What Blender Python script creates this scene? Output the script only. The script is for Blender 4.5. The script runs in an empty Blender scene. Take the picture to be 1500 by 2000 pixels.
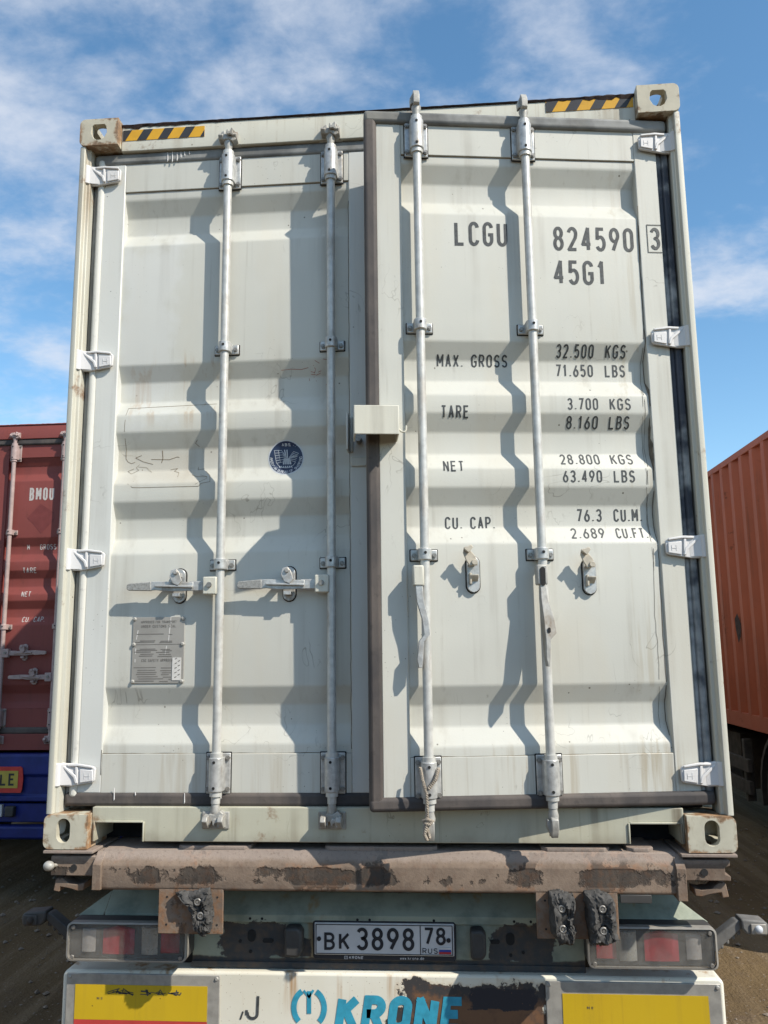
import bpy, bmesh, math, random
from mathutils import Vector, Matrix
S = bpy.context.scene
C = S.collection
R = math.radians
rnd = random.Random(7)
DECK = 1.10                      # height of the white container's base above the ground

# ------------------------------------------------------------------ camera
def cam_axes(yaw, pitch, roll):
    cy, sy, cp, sp, cr, sr = math.cos(yaw), math.sin(yaw), math.cos(pitch), math.sin(pitch), math.cos(roll), math.sin(roll)
    f = Vector((-sy*cp, cy*cp, sp)); r = Vector((cy, sy, 0)); u = r.cross(f)
    return cr*r + sr*u, -sr*r + cr*u, f
cam = bpy.data.cameras.new('camera'); co = bpy.data.objects.new('camera', cam); C.objects.link(co)
_r, _u, _f = cam_axes(0.07582847, 0.16423085, -0.01255547)
M4 = Matrix(((_r.x, _u.x, -_f.x, 0.262), (_r.y, _u.y, -_f.y, -3.0510), (_r.z, _u.z, -_f.z, 0.69635 + DECK), (0, 0, 0, 1)))
co.matrix_world = M4
cam.sensor_fit = 'VERTICAL'; cam.sensor_height = 36; cam.lens = 36*1620/2000
cam.clip_start = .05; cam.clip_end = 5000
S.camera = co

# ------------------------------------------------------------------ light
SUN = Vector((1.66, -1.0, 1.78)).normalized()
SUN_EL = math.asin(SUN.z); SUN_AZ = math.atan2(SUN.x, SUN.y)
sl = bpy.data.lights.new('sun', 'SUN'); so = bpy.data.objects.new('sun', sl); C.objects.link(so)
sl.energy = 4.6; sl.angle = R(.53); sl.color = (1.0, .93, .82)
so.rotation_euler = SUN.to_track_quat('Z', 'Y').to_euler()
S.view_settings.view_transform = 'Standard'; S.view_settings.look = 'None'
S.view_settings.gamma = 1; S.view_settings.use_curve_mapping = False
S.view_settings.exposure = 0.42

w = bpy.data.worlds.new('World'); S.world = w; w.use_nodes = True
def build_world():
    nt = w.node_tree; nt.nodes.clear(); N = nt.nodes.new; L = nt.links.new
    out = N('ShaderNodeOutputWorld'); bg = N('ShaderNodeBackground'); bg.inputs['Strength'].default_value = .135
    sky = N('ShaderNodeTexSky'); sky.sky_type = 'NISHITA'; sky.sun_disc = False
    sky.sun_elevation = SUN_EL; sky.sun_rotation = SUN_AZ; sky.air_density = 1.0; sky.dust_density = .3; sky.ozone_density = 1.6
    tc = N('ShaderNodeTexCoord'); sep = N('ShaderNodeSeparateXYZ'); L(tc.outputs['Generated'], sep.inputs[0])
    def m(op, a, b=None, clamp=False):
        n = N('ShaderNodeMath'); n.operation = op; n.use_clamp = clamp
        for i, v in enumerate((a, b)):
            if v is None: continue
            if isinstance(v, (int, float)): n.inputs[i].default_value = v
            else: L(v, n.inputs[i])
        return n.outputs[0]
    zz = m('MAXIMUM', m('ADD', sep.outputs[2], .22), .05)
    cx = m('DIVIDE', sep.outputs[0], zz); cy = m('DIVIDE', sep.outputs[1], zz)
    cb = N('ShaderNodeCombineXYZ'); L(cx, cb.inputs[0]); L(cy, cb.inputs[1]); cb.inputs[2].default_value = 3.1
    def noise(sc, det, rough, dist, sx=1, sy=1, off=0):
        mp = N('ShaderNodeMapping'); mp.inputs['Scale'].default_value = (sx, sy, 1); mp.inputs['Location'].default_value = (off, off*.7, 0)
        L(cb.outputs[0], mp.inputs[0])
        n = N('ShaderNodeTexNoise'); n.inputs['Scale'].default_value = sc; n.inputs['Detail'].default_value = det
        n.inputs['Roughness'].default_value = rough; n.inputs['Distortion'].default_value = dist
        L(mp.outputs[0], n.inputs['Vector']); return n.outputs[0]
    big = noise(1.9, 3, .5, .1, 1, 1.0, CLOUD_OFF)
    fine = noise(4.4, 9, .58, .15, 1, 1.1, CLOUD_OFF*.6)
    wisp = noise(15, 6, .6, .3, .9, 1.2, 5.0)
    dens = m('ADD', m('ADD', m('MULTIPLY', big, .62), m('MULTIPLY', fine, .55)), m('ADD', m('MULTIPLY', wisp, .15), m('SUBTRACT', m('MULTIPLY', m('SUBTRACT', sep.outputs[2], .45), .26), m('MULTIPLY', sep.outputs[0], .16))))
    mr = N('ShaderNodeMapRange'); mr.interpolation_type = 'SMOOTHSTEP'; L(dens, mr.inputs[0])
    mr.inputs[1].default_value = CLOUD_LO; mr.inputs[2].default_value = CLOUD_HI; mr.inputs[3].default_value = 0; mr.inputs[4].default_value = .80
    # sky colour: a touch deeper than the bare model
    hs = N('ShaderNodeHueSaturation'); hs.inputs['Hue'].default_value = .491; hs.inputs['Saturation'].default_value = 1.16; hs.inputs['Value'].default_value = 1.10; L(sky.outputs[0], hs.inputs['Color'])
    mx = N('ShaderNodeMix'); mx.data_type = 'RGBA'; L(mr.outputs[0], mx.inputs[0]); L(hs.outputs[0], mx.inputs[6])
    mx.inputs[7].default_value = (4.4, 4.65, 5.15, 1)
    L(mx.outputs[2], bg.inputs[0]); L(bg.outputs[0], out.inputs[0])
CLOUD_OFF, CLOUD_LO, CLOUD_HI = 24.66, .65, .885
build_world()

# ------------------------------------------------------------------ shader helper
class SB:
    def __init__(s, name):
        s.mat = bpy.data.materials.new(name); s.mat.use_nodes = True
        s.nt = s.mat.node_tree; s.p = s.nt.nodes['Principled BSDF']; s.tc = s.nt.nodes.new('ShaderNodeTexCoord')
        s.v = s.tc.outputs['Object']; sp = s.nt.nodes.new('ShaderNodeSeparateXYZ'); s.nt.links.new(s.v, sp.inputs[0])
        s.x, s.y, s.z = sp.outputs
    def set(s, sock, v):
        if isinstance(v, bpy.types.NodeSocket): s.nt.links.new(v, sock)
        else: sock.default_value = (v + (1,)) if isinstance(v, tuple) and len(v) == 3 and sock.type == 'RGBA' else v
    def m(s, op, a, b=0.0, clamp=False):
        n = s.nt.nodes.new('ShaderNodeMath'); n.operation = op; n.use_clamp = clamp
        s.set(n.inputs[0], a); s.set(n.inputs[1], b); return n.outputs[0]
    def noise(s, scale, det=4, rough=.55, stretch=(1, 1, 1), off=(0, 0, 0), dist=0):
        mp = s.nt.nodes.new('ShaderNodeMapping'); mp.inputs['Scale'].default_value = stretch; mp.inputs['Location'].default_value = off
        s.nt.links.new(s.v, mp.inputs[0])
        n = s.nt.nodes.new('ShaderNodeTexNoise'); n.inputs['Scale'].default_value = scale; n.inputs['Detail'].default_value = det
        n.inputs['Roughness'].default_value = rough; n.inputs['Distortion'].default_value = dist
        s.nt.links.new(mp.outputs[0], n.inputs['Vector']); return n.outputs[0]
    def voro(s, scale, stretch=(1, 1, 1)):
        mp = s.nt.nodes.new('ShaderNodeMapping'); mp.inputs['Scale'].default_value = stretch; s.nt.links.new(s.v, mp.inputs[0])
        n = s.nt.nodes.new('ShaderNodeTexVoronoi'); n.inputs['Scale'].default_value = scale; s.nt.links.new(mp.outputs[0], n.inputs['Vector'])
        return n.outputs['Distance'], n.outputs['Color']
    def step(s, v, lo, hi, a=0.0, b=1.0):
        n = s.nt.nodes.new('ShaderNodeMapRange'); n.interpolation_type = 'SMOOTHSTEP'; s.set(n.inputs[0], v)
        n.inputs[1].default_value = lo; n.inputs[2].default_value = hi; n.inputs[3].default_value = a; n.inputs[4].default_value = b
        return n.outputs[0]
    def mix(s, f, a, b):
        n = s.nt.nodes.new('ShaderNodeMix'); n.data_type = 'RGBA'; s.set(n.inputs[0], f); s.set(n.inputs[6], a); s.set(n.inputs[7], b)
        return n.outputs[2]
    def mul(s, a, b): return s.m('MULTIPLY', a, b)
    def add(s, a, b): return s.m('ADD', a, b)
    def box(s, cx, hx, cz, hz, wob, soft=.08):      # soft-edged patch on an xz face, its outline roughened by `wob`
        a = s.m('DIVIDE', s.m('ABSOLUTE', s.m('SUBTRACT', s.x, cx)), hx); b = s.m('DIVIDE', s.m('ABSOLUTE', s.m('SUBTRACT', s.z, cz)), hz)
        d = s.m('MAXIMUM', a, b)
        return s.step(s.add(d, wob), 1-soft, 1+soft, 1, 0)
    def bump(s, h, strength=.3, dist=.002):
        n = s.nt.nodes.new('ShaderNodeBump'); n.inputs['Strength'].default_value = strength; n.inputs['Distance'].default_value = dist
        s.set(n.inputs['Height'], h); s.nt.links.new(n.outputs[0], s.p.inputs['Normal'])
    def done(s, col, rough=.5, metal=0.0, spec=.4):
        s.set(s.p.inputs['Base Color'], col); s.set(s.p.inputs['Roughness'], rough); s.set(s.p.inputs['Metallic'], metal)
        s.p.inputs['Specular IOR Level'].default_value = spec; return s.mat

def paint(name, base, dirt, streak=.35, speck=.5, rust=0.0, rough=.5, wave=.5, blotch=.3, rustcol=(.22, .095, .035), low=None, extra=None):
    b = SB(name)
    f1 = b.noise(1.4, 5, .6); f2 = b.noise(9, 5, .6, off=(3, 1, 2)); st = b.noise(14, 4, .6, (1, 1, .045), (1, 5, 0)); st2 = b.noise(45, 3, .6, (1, 1, .03), (4, 2, 0))
    col = b.mix(b.mul(b.step(f1, .35, .75), blotch), base, tuple(c*.86 for c in base))
    col = b.mix(b.mul(b.step(f2, .5, .8), .35*blotch), col, tuple(min(1, c*1.1) for c in base))
    col = b.mix(b.mul(b.mul(b.step(st, .52, .8), b.step(f1, .3, .65)), streak), col, dirt)
    col = b.mix(b.mul(b.mul(b.step(st2, .58, .8), b.step(f2, .35, .6)), streak*.6), col, dirt)
    wash = b.noise(5, 4, .55, (1, 1, .22), (6, 2, 3)); col = b.mix(b.mul(b.step(wash, .48, .72), .30*blotch*2), col, tuple(a_*k_ for a_, k_ in zip(base, (.99, .90, .78))))
    fade = b.noise(2.2, 3, .5, off=(8, 4, 1)); col = b.mix(b.mul(b.step(fade, .52, .66), .22*blotch*2), col, tuple(min(1, a_*1.13) for a_ in base))
    if speck:                                             # hair-thin scuffs and rub marks
        sn = b.noise(7, 3, .5, (1, 1, .7), (5, 5, 2), .8); sm = b.step(b.noise(3.5, 2, .5, off=(1, 8, 4)), .56, .68)
        line = b.step(b.m('ABSOLUTE', b.m('SUBTRACT', sn, .5)), .0015, .006, 1, 0); col = b.mix(b.mul(b.mul(line, sm), .45*speck), col, tuple(c*.55 for c in dirt))
        smu = b.mul(b.step(b.noise(24, 4, .6, (1, 1, .5), (2, 9, 6)), .68, .78), b.step(b.noise(2.7, 2, .5, off=(4, 1, 1)), .5, .62)); col = b.mix(b.mul(smu, .5*speck), col, tuple(c*.8 for c in dirt))
    # fly specks and small chips of many sizes
    d, vc = b.voro(55); d2, vc2 = b.voro(19)
    r1 = b.step(b.noise(3, 3, .5, off=(9, 9, 9)), .45, .7, .02, .11)
    sp1 = b.m('LESS_THAN', d, r1); sp2 = b.m('LESS_THAN', b.add(d2, b.mul(b.m('SUBTRACT', f2, .5), .12)), .062)
    sepc = b.nt.nodes.new('ShaderNodeSeparateColor'); b.nt.links.new(vc, sepc.inputs[0])
    col = b.mix(b.mul(b.mul(sp1, sepc.outputs[0]), speck), col, tuple(c*.3 for c in dirt))
    sc2 = b.nt.nodes.new('ShaderNodeSeparateColor'); b.nt.links.new(vc2, sc2.inputs[0])
    col = b.mix(b.mul(b.mul(sp2, b.m('GREATER_THAN', sc2.outputs[1], .62)), speck*.8), col, tuple(c*.45 for c in dirt))
    if low:                                               # road film kicked up on the lowest part
        col = b.mix(b.mul(b.step(b.add(b.z, b.mul(b.m('SUBTRACT', f2, .5), low*1.2)), 0, low, 1, 0), .45), col, dirt)
    rr = b.add(rough, b.mul(b.m('SUBTRACT', f2, .5), .2))
    if rust:
        rn = b.noise(6, 8, .68, off=(2, 7, 5)); rn2 = b.noise(28, 5, .6, (1, 1, .12), (7, 3, 1))
        k = b.step(rn, .66-.16*rust, .74-.1*rust)
        drip = b.mul(b.step(rn2, .56, .8), b.step(rn, .48, .66))
        k = b.m('MAXIMUM', k, b.mul(drip, .55))
        rc = b.mix(b.noise(40, 4), rustcol, tuple(c*.45 for c in rustcol))
        col = b.mix(b.mul(k, min(1, .55+.45*rust)), col, rc); rr = b.add(rr, b.mul(k, .25))
    if extra: col = extra(b, col)
    h = b.add(b.mul(b.noise(2.6, 2, .5, off=(0, 3, 8)), wave), b.mul(b.noise(160, 2, .5), .05))
    b.bump(h, .35, .01)
    return b.done(col, rr)

def plain(name, col, rough=.5, metal=0.0, vary=.25, scale=20, bump=.0, spec=.4):
    b = SB(name); n = b.noise(scale, 5, .6)
    c = b.mix(b.step(n, .3, .75), col, tuple(k*(1-vary) for k in col))
    if bump: b.bump(n, .5, bump)
    return b.done(c, b.add(rough, b.mul(b.m('SUBTRACT', n, .5), .25)), metal, spec)

WHITE = (.512, .508, .455); DIRT = (.20, .17, .125)
M = {}
M['white'] = paint('white_container_paint', WHITE, DIRT, .5, .95, 0, .46, .8, .45)
def stains_left(b, c):
    n = b.noise(9, 5, .6, off=(2, 2, 2)); st = b.noise(26, 4, .6, (1, 1, .05), (3, 1, 1)); w0 = b.mul(b.m('SUBTRACT', n, .5), 1.2)
    c = b.mix(b.mul(b.mul(b.box(-.82, .20, 1.74, .13, w0, .35), b.step(st, .53, .66)), .55), c, (.36, .24, .13))
    c = b.mix(b.mul(b.box(-.84, .19, 1.42, .07, w0, .5), .30), c, (.34, .27, .19))
    c = b.mix(b.mul(b.mul(b.box(-.55, .50, .24, .10, w0, .5), b.step(st, .5, .7)), .4), c, (.33, .27, .18))
    return b.mix(b.mul(b.box(-.93, .12, 2.0, .35, b.mul(w0, 1.4), .25), .35), c, (.60, .61, .60))
def stains_right(b, c):
    n = b.noise(9, 5, .6, off=(2, 2, 2)); st = b.noise(30, 4, .6, (1, 1, .04), (3, 1, 1)); w0 = b.mul(b.m('SUBTRACT', n, .5), 1.2)
    c = b.mix(b.mul(b.mul(b.box(-.20, .07, 1.3, 1.4, w0, .5), b.step(st, .52, .66)), .4), c, (.35, .30, .21))       # runs beside the outer weld
    return b.mix(b.mul(b.mul(b.box(-.6, .5, .25, .10, w0, .5), b.step(st, .52, .68)), .45), c, (.32, .26, .17))
M['white_left'] = paint('left_door_paint', WHITE, DIRT, .5, .95, 0, .46, .8, .45, extra=stains_left)
M['white_right'] = paint('right_door_paint', WHITE, DIRT, .5, .95, 0, .46, .8, .45, extra=stains_right)
M['white_frame'] = paint('white_frame_paint', (.49, .48, .41), (.23, .17, .10), .9, .9, .46, .5, .2)
def casting_mat(name, base, rustc, amount, tops):
    b = SB(name); n = b.noise(22, 6, .65); n2 = b.noise(8, 5, .6, off=(3, 3, 1)); n3 = b.noise(55, 4, .6, (1, 1, .3))
    c = b.mix(b.step(n2, .35, .7), base, tuple(k*.84 for k in base)); c = b.mix(b.mul(b.step(n3, .55, .75), .4), c, (.24, .19, .11))
    ax = b.m('ABSOLUTE', b.x); e = b.m('MINIMUM', b.m('ABSOLUTE', b.m('SUBTRACT', ax, 1.221)), b.m('ABSOLUTE', b.m('SUBTRACT', ax, 1.057)))
    for q in ((2.776, 2.896) if tops else (0.0, .12)): e = b.m('MINIMUM', e, b.m('ABSOLUTE', b.m('SUBTRACT', b.z, q)))
    k = b.step(b.m('SUBTRACT', e, b.mul(b.m('SUBTRACT', b.add(b.mul(n, .5), b.mul(n2, .6)), .62-.16*amount), .16)), -.002, .014, 1, 0)
    c = b.mix(b.mul(k, .85), c, b.mix(b.step(n, .4, .65), rustc, tuple(q*.42 for q in rustc)))
    b.bump(b.add(b.mul(n, .5), b.mul(k, -.5)), .4, .003); return b.done(c, .62, 0, .3)
M['casting'] = casting_mat('cast_corner_paint', (.48, .455, .36), (.33, .16, .06), .30, False)
M['casting_top'] = casting_mat('cast_corner_paint_pale', (.48, .445, .35), (.30, .16, .075), .22, True)
M['stile'] = paint('white_oversprayed_stile', (.56, .565, .53), DIRT, .35, .8, 0, .48, .4)
M['sill'] = paint('sill_paint', (.45, .44, .345), (.15, .12, .08), .9, 1.0, .3, .55, .3, .6, (.25, .12, .05), .07)
M['hinge'] = paint('hinge_paint', (.60, .59, .58), (.36, .33, .31), .3, .3, 0, .5, .2)
def steel(name, col, rough, metal, vary, scale, bump, grime):
    b = SB(name); n = b.noise(scale, 5, .6); g = b.noise(11, 6, .65, (1, 1, .5), (4, 4, 4)); g2 = b.noise(60, 4, .6, (1, 1, .25), (1, 6, 2))
    c = b.mix(b.step(n, .3, .75), col, tuple(k*(1-vary) for k in col)); c = b.mix(b.mul(b.step(g, .5, .68), grime), c, (.24, .20, .15)); c = b.mix(b.mul(b.mul(b.step(g2, .56, .72), b.step(g, .42, .6)), grime), c, (.17, .10, .06))
    b.bump(n, .5, bump); return b.done(c, b.add(rough, b.mul(b.step(g, .45, .7), .25)), metal)
M['rod'] = steel('galvanised_bar', (.55, .545, .51), .38, .22, .25, 30, .0006, .35)
M['zinc'] = steel('zinc_plated_steel', (.54, .54, .52), .36, .4, .35, 45, .0008, .5)
M['zinc_dull'] = steel('dull_cast_zinc', (.41, .40, .365), .5, .2, .35, 40, .002, .7)
M['bolt'] = plain('bolt_steel', (.30, .285, .26), .45, .5, .4, 90)
M['hole'] = plain('dark_hole', (.02, .02, .02), .9)
M['ink'] = plain('grey_ink', (.062, .068, .070), .6, 0, .55, 70)
M['mark'] = plain('glue_residue', (.22, .17, .11), .8, 0, .4, 50)
M['crack'] = plain('dirt_filled_crack', (.16, .14, .11), .9, 0, .5, 40)
M['redmark'] = plain('faded_red_crayon', (.42, .20, .165), .8, 0, .3, 60)
M['yellow'] = plain('hazard_yellow', (.62, .33, .02), .5, 0, .18, 14)
M['black'] = plain('hazard_black', (.035, .035, .038), .5, 0, .3, 20)
M['rivetm'] = plain('rivet_steel', (.40, .385, .35), .45, .3)
M['plate'] = plain('anodised_plate', (.36, .34, .305), .42, .25, .2, 8)
M['plate_ink'] = plain('etched_text', (.20, .182, .16), .5, .2)
M['whitepaper'] = plain('white_sticker', (.6, .58, .54), .6, 0, .15, 50)
M['navy'] = plain('navy_sticker', (.018, .032, .075), .45, 0, .2, 40)
M['sticker_white'] = plain('sticker_white_ink', (.50, .53, .56), .5, 0, .2, 60)
M['rustedge'] = plain('rusted_dark_edge', (.038, .022, .019), .9, 0, .6, 30, .004)
M['rope'] = plain('dirty_rope', (.34, .29, .23), .9, 0, .4, 120, .003)
M['lockbox'] = paint('lock_box_paint', (.55, .535, .455), DIRT, .6, .9, .30, .5, .3, .6)

def gasket_mat(name, base, dust, spray=0.0):
    b = SB(name); n = b.noise(5, 5, .6, (1, 1, .4)); n2 = b.noise(40, 5, .6); n3 = b.noise(3.2, 4, .6, off=(2, 2, 6))
    c = b.mix(b.step(n, .32, .68), base, dust); c = b.mix(b.mul(b.step(n2, .55, .75), .4), c, tuple(k*.5 for k in base))
    if spray: c = b.mix(b.mul(b.step(b.add(n3, b.mul(n2, .1)), .50, .68), spray), c, (.42, .43, .42))
    b.bump(n2, .4, .002); return b.done(c, .75)
M['gasket'] = gasket_mat('rubber_gasket', (.042, .039, .040), (.105, .088, .077))
M['gasket_grey'] = gasket_mat('rubber_gasket_grey', (.11, .112, .11), (.19, .185, .165), .35)
M['gasket_painted'] = gasket_mat('painted_gasket', (.50, .50, .46), (.56, .55, .50))
M['gasket_sprayed'] = gasket_mat('oversprayed_gasket', (.028, .032, .042), (.055, .062, .08), .8)

# ------------------------------------------------------------------ mesh helper
XF = [None]            # optional vertex transform used while a door is being built
class MB:
    def __init__(s): s.v = []; s.f = []
    def add(s, vs, fs):
        k = len(s.v); s.v += [tuple(p) for p in vs]; s.f += [tuple(i+k for i in q) for q in fs]; return s
    def box(s, x0, x1, y0, y1, z0, z1):
        if x0 > x1: x0, x1 = x1, x0
        if y0 > y1: y0, y1 = y1, y0
        if z0 > z1: z0, z1 = z1, z0
        v = [(x, y, z) for z in (z0, z1) for y in (y0, y1) for x in (x0, x1)]
        return s.add(v, [(0, 2, 3, 1), (4, 5, 7, 6), (0, 1, 5, 4), (2, 6, 7, 3), (0, 4, 6, 2), (1, 3, 7, 5)])
    def prism(s, poly, axis, a, b):                      # poly in the two remaining axes, in order
        n = len(poly)
        def P(q, t): return (t, q[0], q[1]) if axis == 'x' else (q[0], t, q[1]) if axis == 'y' else (q[0], q[1], t)
        ar = sum(poly[i][0]*poly[(i+1) % n][1]-poly[(i+1) % n][0]*poly[i][1] for i in range(n))
        flip = (ar > 0) ^ (axis == 'y') ^ (a > b)
        v = [P(q, a) for q in poly] + [P(q, b) for q in poly]
        f = [tuple(range(n-1, -1, -1)), tuple(range(n, 2*n))] + [(i, (i+1) % n, n+(i+1) % n, n+i) for i in range(n)]
        if not flip: f = [q[::-1] for q in f]
        return s.add(v, f)
    def tube(s, pts, r, n=10, caps=True):
        pts = [Vector(p) for p in pts]; k = len(pts); rs = r if isinstance(r, (list, tuple)) else [r]*k
        rings = []; up = None
        for i, p in enumerate(pts):
            t = (pts[min(i+1, k-1)]-pts[max(i-1, 0)]).normalized()
            if up is None: up = Vector((0, 0, 1)) if abs(t.z) < .9 else Vector((1, 0, 0))
            a = t.cross(up).normalized(); up = a.cross(t)
            rings += [p + rs[i]*(math.cos(2*math.pi*j/n)*a + math.sin(2*math.pi*j/n)*up) for j in range(n)]
        f = [(i*n+j, i*n+(j+1) % n, (i+1)*n+(j+1) % n, (i+1)*n+j) for i in range(k-1) for j in range(n)]
        if caps: f += [tuple(range(n-1, -1, -1)), tuple((k-1)*n+j for j in range(n))]
        return s.add(rings, f)
    def cyl(s, p0, p1, r, n=16): return s.tube([p0, p1], r, n)
    def sheet(s, rows):
        m = len(rows[0]); v = [p for q in rows for p in q]
        return s.add(v, [(i*m+j, i*m+j+1, (i+1)*m+j+1, (i+1)*m+j) for i in range(len(rows)-1) for j in range(m-1)])
    def build(s, name, mat, parent=None, bevel=0, smooth=None, kind=None, label=None, seg=2, off=(0, 0, 0)):
        vs = s.v
        if XF[0]: vs = [XF[0](p) for p in vs]
        if off != (0, 0, 0): vs = [(p[0]+off[0], p[1]+off[1], p[2]+off[2]) for p in vs]
        me = bpy.data.meshes.new(name); me.from_pydata(vs, [], s.f); me.update()
        bm = bmesh.new(); bm.from_mesh(me); bmesh.ops.recalc_face_normals(bm, faces=bm.faces); bm.to_mesh(me); bm.free()
        o = bpy.data.objects.new(name, me); C.objects.link(o)
        me.materials.append(M[mat] if isinstance(mat, str) else mat)
        if parent: o.parent = parent
        if kind: o['kind'] = kind
        if label: o['label'] = label
        if bevel:
            q = o.modifiers.new('Bevel', 'BEVEL'); q.width = bevel; q.segments = seg; q.limit_method = 'ANGLE'; q.angle_limit = R(35); q.harden_normals = False
        if bevel or smooth:
            me.shade_smooth(); me.set_sharp_from_angle(angle=R(smooth or 40))
        return o
def thing(name, label, cat, loc, group=None, rz=0):
    o = bpy.data.objects.new(name, None); C.objects.link(o); o.location = loc; o.rotation_euler = (0, 0, rz); o.empty_display_size = .2
    o['label'] = label; o['category'] = cat
    if group: o['group'] = group
    return o
def cut(o, cutters):                                      # boolean difference, baked; the cutters are deleted again
    obs = []
    for c in cutters:
        q = c.build('cutter', 'hole'); obs.append(q)
        m = o.modifiers.new('cut', 'BOOLEAN'); m.operation = 'DIFFERENCE'; m.object = q; m.solver = 'EXACT'
        while o.modifiers[0] != m: o.modifiers.move(o.modifiers.find(m.name), o.modifiers.find(m.name)-1)
    mods = [(m.width, m.segments) for m in o.modifiers if m.type == 'BEVEL']
    for m in list(o.modifiers):
        if m.type == 'BEVEL': o.modifiers.remove(m)
    par = o.parent; o.parent = None
    bpy.context.view_layer.update(); dg = bpy.context.evaluated_depsgraph_get()
    me = bpy.data.meshes.new_from_object(o.evaluated_get(dg)); old = o.data
    o.modifiers.clear(); o.data = me; me.name = old.name; o.parent = par
    for q in obs: bpy.data.objects.remove(q, do_unlink=True)
    for wd, sg in mods:
        q = o.modifiers.new('Bevel', 'BEVEL'); q.width = wd; q.segments = sg; q.limit_method = 'ANGLE'; q.angle_limit = R(35)
    me.shade_smooth(); me.set_sharp_from_angle(angle=R(40)); return o
def stadium(cx, cz, w_, h_, n=8):
    r = min(w_, h_)/2; dx, dz = w_/2-r, h_/2-r; P = []
    for k, (sx, sz) in enumerate(((1, 1), (-1, 1), (-1, -1), (1, -1))):
        for i in range(n+1):
            a = math.pi/2*(k + i/n); P.append((cx+sx*dx+r*math.cos(a), cz+sz*dz+r*math.sin(a)))
    return P

# ------------------------------------------------------------------ stroke lettering
def arc(cx, cy, rx, ry, a0, a1, n=12):
    return [(cx+rx*math.cos(R(a0+(a1-a0)*i/n)), cy+ry*math.sin(R(a0+(a1-a0)*i/n))) for i in range(n+1)]
def oval(cx, cy, rx, ry): return arc(cx, cy, rx, ry, 90, 450, 22)
T, B_ = .77, .23
G = {
 '0': [arc(.5, T, .5, .23, 0, 180)+arc(.5, B_, .5, .23, 180, 360)+[(1, T)]],
 'C': [arc(.5, T, .5, .23, 8, 180)+arc(.5, B_, .5, .23, 180, 352)],
 'G': [arc(.5, T, .5, .23, 8, 180)+arc(.5, B_, .5, .23, 180, 360)+[(1, .47), (.52, .47)]],
 'U': [[(0, 1)]+arc(.5, B_, .5, .23, 180, 360)+[(1, 1)]], 'J': [[(1, 1)]+arc(.55, B_, .45, .23, 0, -180)],
 'L': [[(0, 1), (0, 0), (1, 0)]], 'I': [[(.5, 0), (.5, 1)]], 'T': [[(0, 1), (1, 1)], [(.5, 1), (.5, 0)]],
 'S': [arc(.5, .76, .48, .24, 20, 262)+arc(.5, .26, .5, .26, 82, -160)],
 '8': [oval(.5, .765, .45, .235), oval(.5, .265, .5, .265)], '3': [arc(.5, .76, .48, .24, 158, -84)+arc(.5, .26, .5, .26, 84, -158)],
 '2': [arc(.5, .75, .5, .25, 165, -12)+[(.9, .55), (0, 0), (1, 0)]], '4': [[(.72, 0), (.72, 1), (0, .26), (1.03, .26)]],
 '5': [[(.95, 1), (.12, 1), (.06, .56)]+arc(.48, .31, .52, .31, 128, -152)],
 '6': [oval(.5, .29, .5, .29), [(.72, 1), (.02, .36)]], '9': [oval(.5, .71, .5, .29), [(.28, 0), (.98, .64)]],
 '7': [[(0, 1), (1, 1), (.32, 0)]], '1': [[(.1, .78), (.55, 1), (.55, 0)]],
 'A': [[(0, 0), (.5, 1), (1, 0)], [(.18, .3), (.82, .3)]], 'M': [[(0, 0), (0, 1), (.5, .35), (1, 1), (1, 0)]], 'N': [[(0, 0), (0, 1), (1, 0), (1, 1)]],
 'X': [[(0, 0), (1, 1)], [(0, 1), (1, 0)]], 'V': [[(0, 1), (.5, 0), (1, 1)]], 'Y': [[(0, 1), (.5, .45), (1, 1)], [(.5, .45), (.5, 0)]],
 'W': [[(0, 1), (.25, 0), (.5, .8), (.75, 0), (1, 1)]], 'H': [[(0, 0), (0, 1)], [(1, 0), (1, 1)], [(0, .5), (1, .5)]],
 'E': [[(1, 1), (0, 1), (0, 0), (1, 0)], [(0, .52), (.85, .52)]], 'F': [[(1, 1), (0, 1), (0, 0)], [(0, .52), (.85, .52)]],
 'R': [[(0, 0), (0, 1)]+arc(.5, .74, .5, .26, 90, -90)+[(0, .48)], [(.5, .48), (1, 0)]], 'P': [[(0, 0), (0, 1)]+arc(.5, .73, .5, .27, 90, -90)+[(0, .46)]],
 'B': [[(0, .52), (0, 1)]+arc(.5, .76, .44, .24, 90, -90)+[(0, .52)], [(0, .52)]+arc(.5, .26, .5, .26, 90, -90)+[(0, 0), (0, .52)]],
 'D': [[(0, 0), (0, 1)]+arc(.45, .77, .55, .23, 90, 0)+arc(.45, .23, .55, .23, 0, -90)+[(0, 0)]],
 'K': [[(0, 0), (0, 1)], [(1, 1), (0, .4)], [(.35, .6), (1, 0)]], '.': [[(.3, 0), (.3, .09)]], ',': [[(.55, .09), (.2, -.12)]], '/': [[(0, 0), (1, 1)]], '-': [[(.1, .5), (.9, .5)]],
 'w': [[(0, .6), (.25, 0), (.5, .5), (.75, 0), (1, .6)]], 'k': [[(0, 0), (0, 1)], [(.9, .6), (0, .25)], [(.3, .38), (1, 0)]], 'r': [[(0, 0), (0, .6)], arc(.5, .35, .5, .25, 180, 60)],
 'o': [oval(.5, .3, .5, .3)], 'n': [[(0, 0), (0, .6)], arc(.5, .35, .5, .25, 180, 0)+[(1, 0)]], 'e': [[(.05, .3), (1, .3)]+arc(.5, .3, .5, .3, 0, 310)], 'd': [oval(.5, .3, .5, .3), [(1, 0), (1, 1)]],
 'O': None, ' ': []}
G['O'] = G['0']
ADV = {'.': .42, ',': .5, ' ': .75, '1': .8, 'I': .7, 'M': 1.18, 'W': 1.3}
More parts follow.
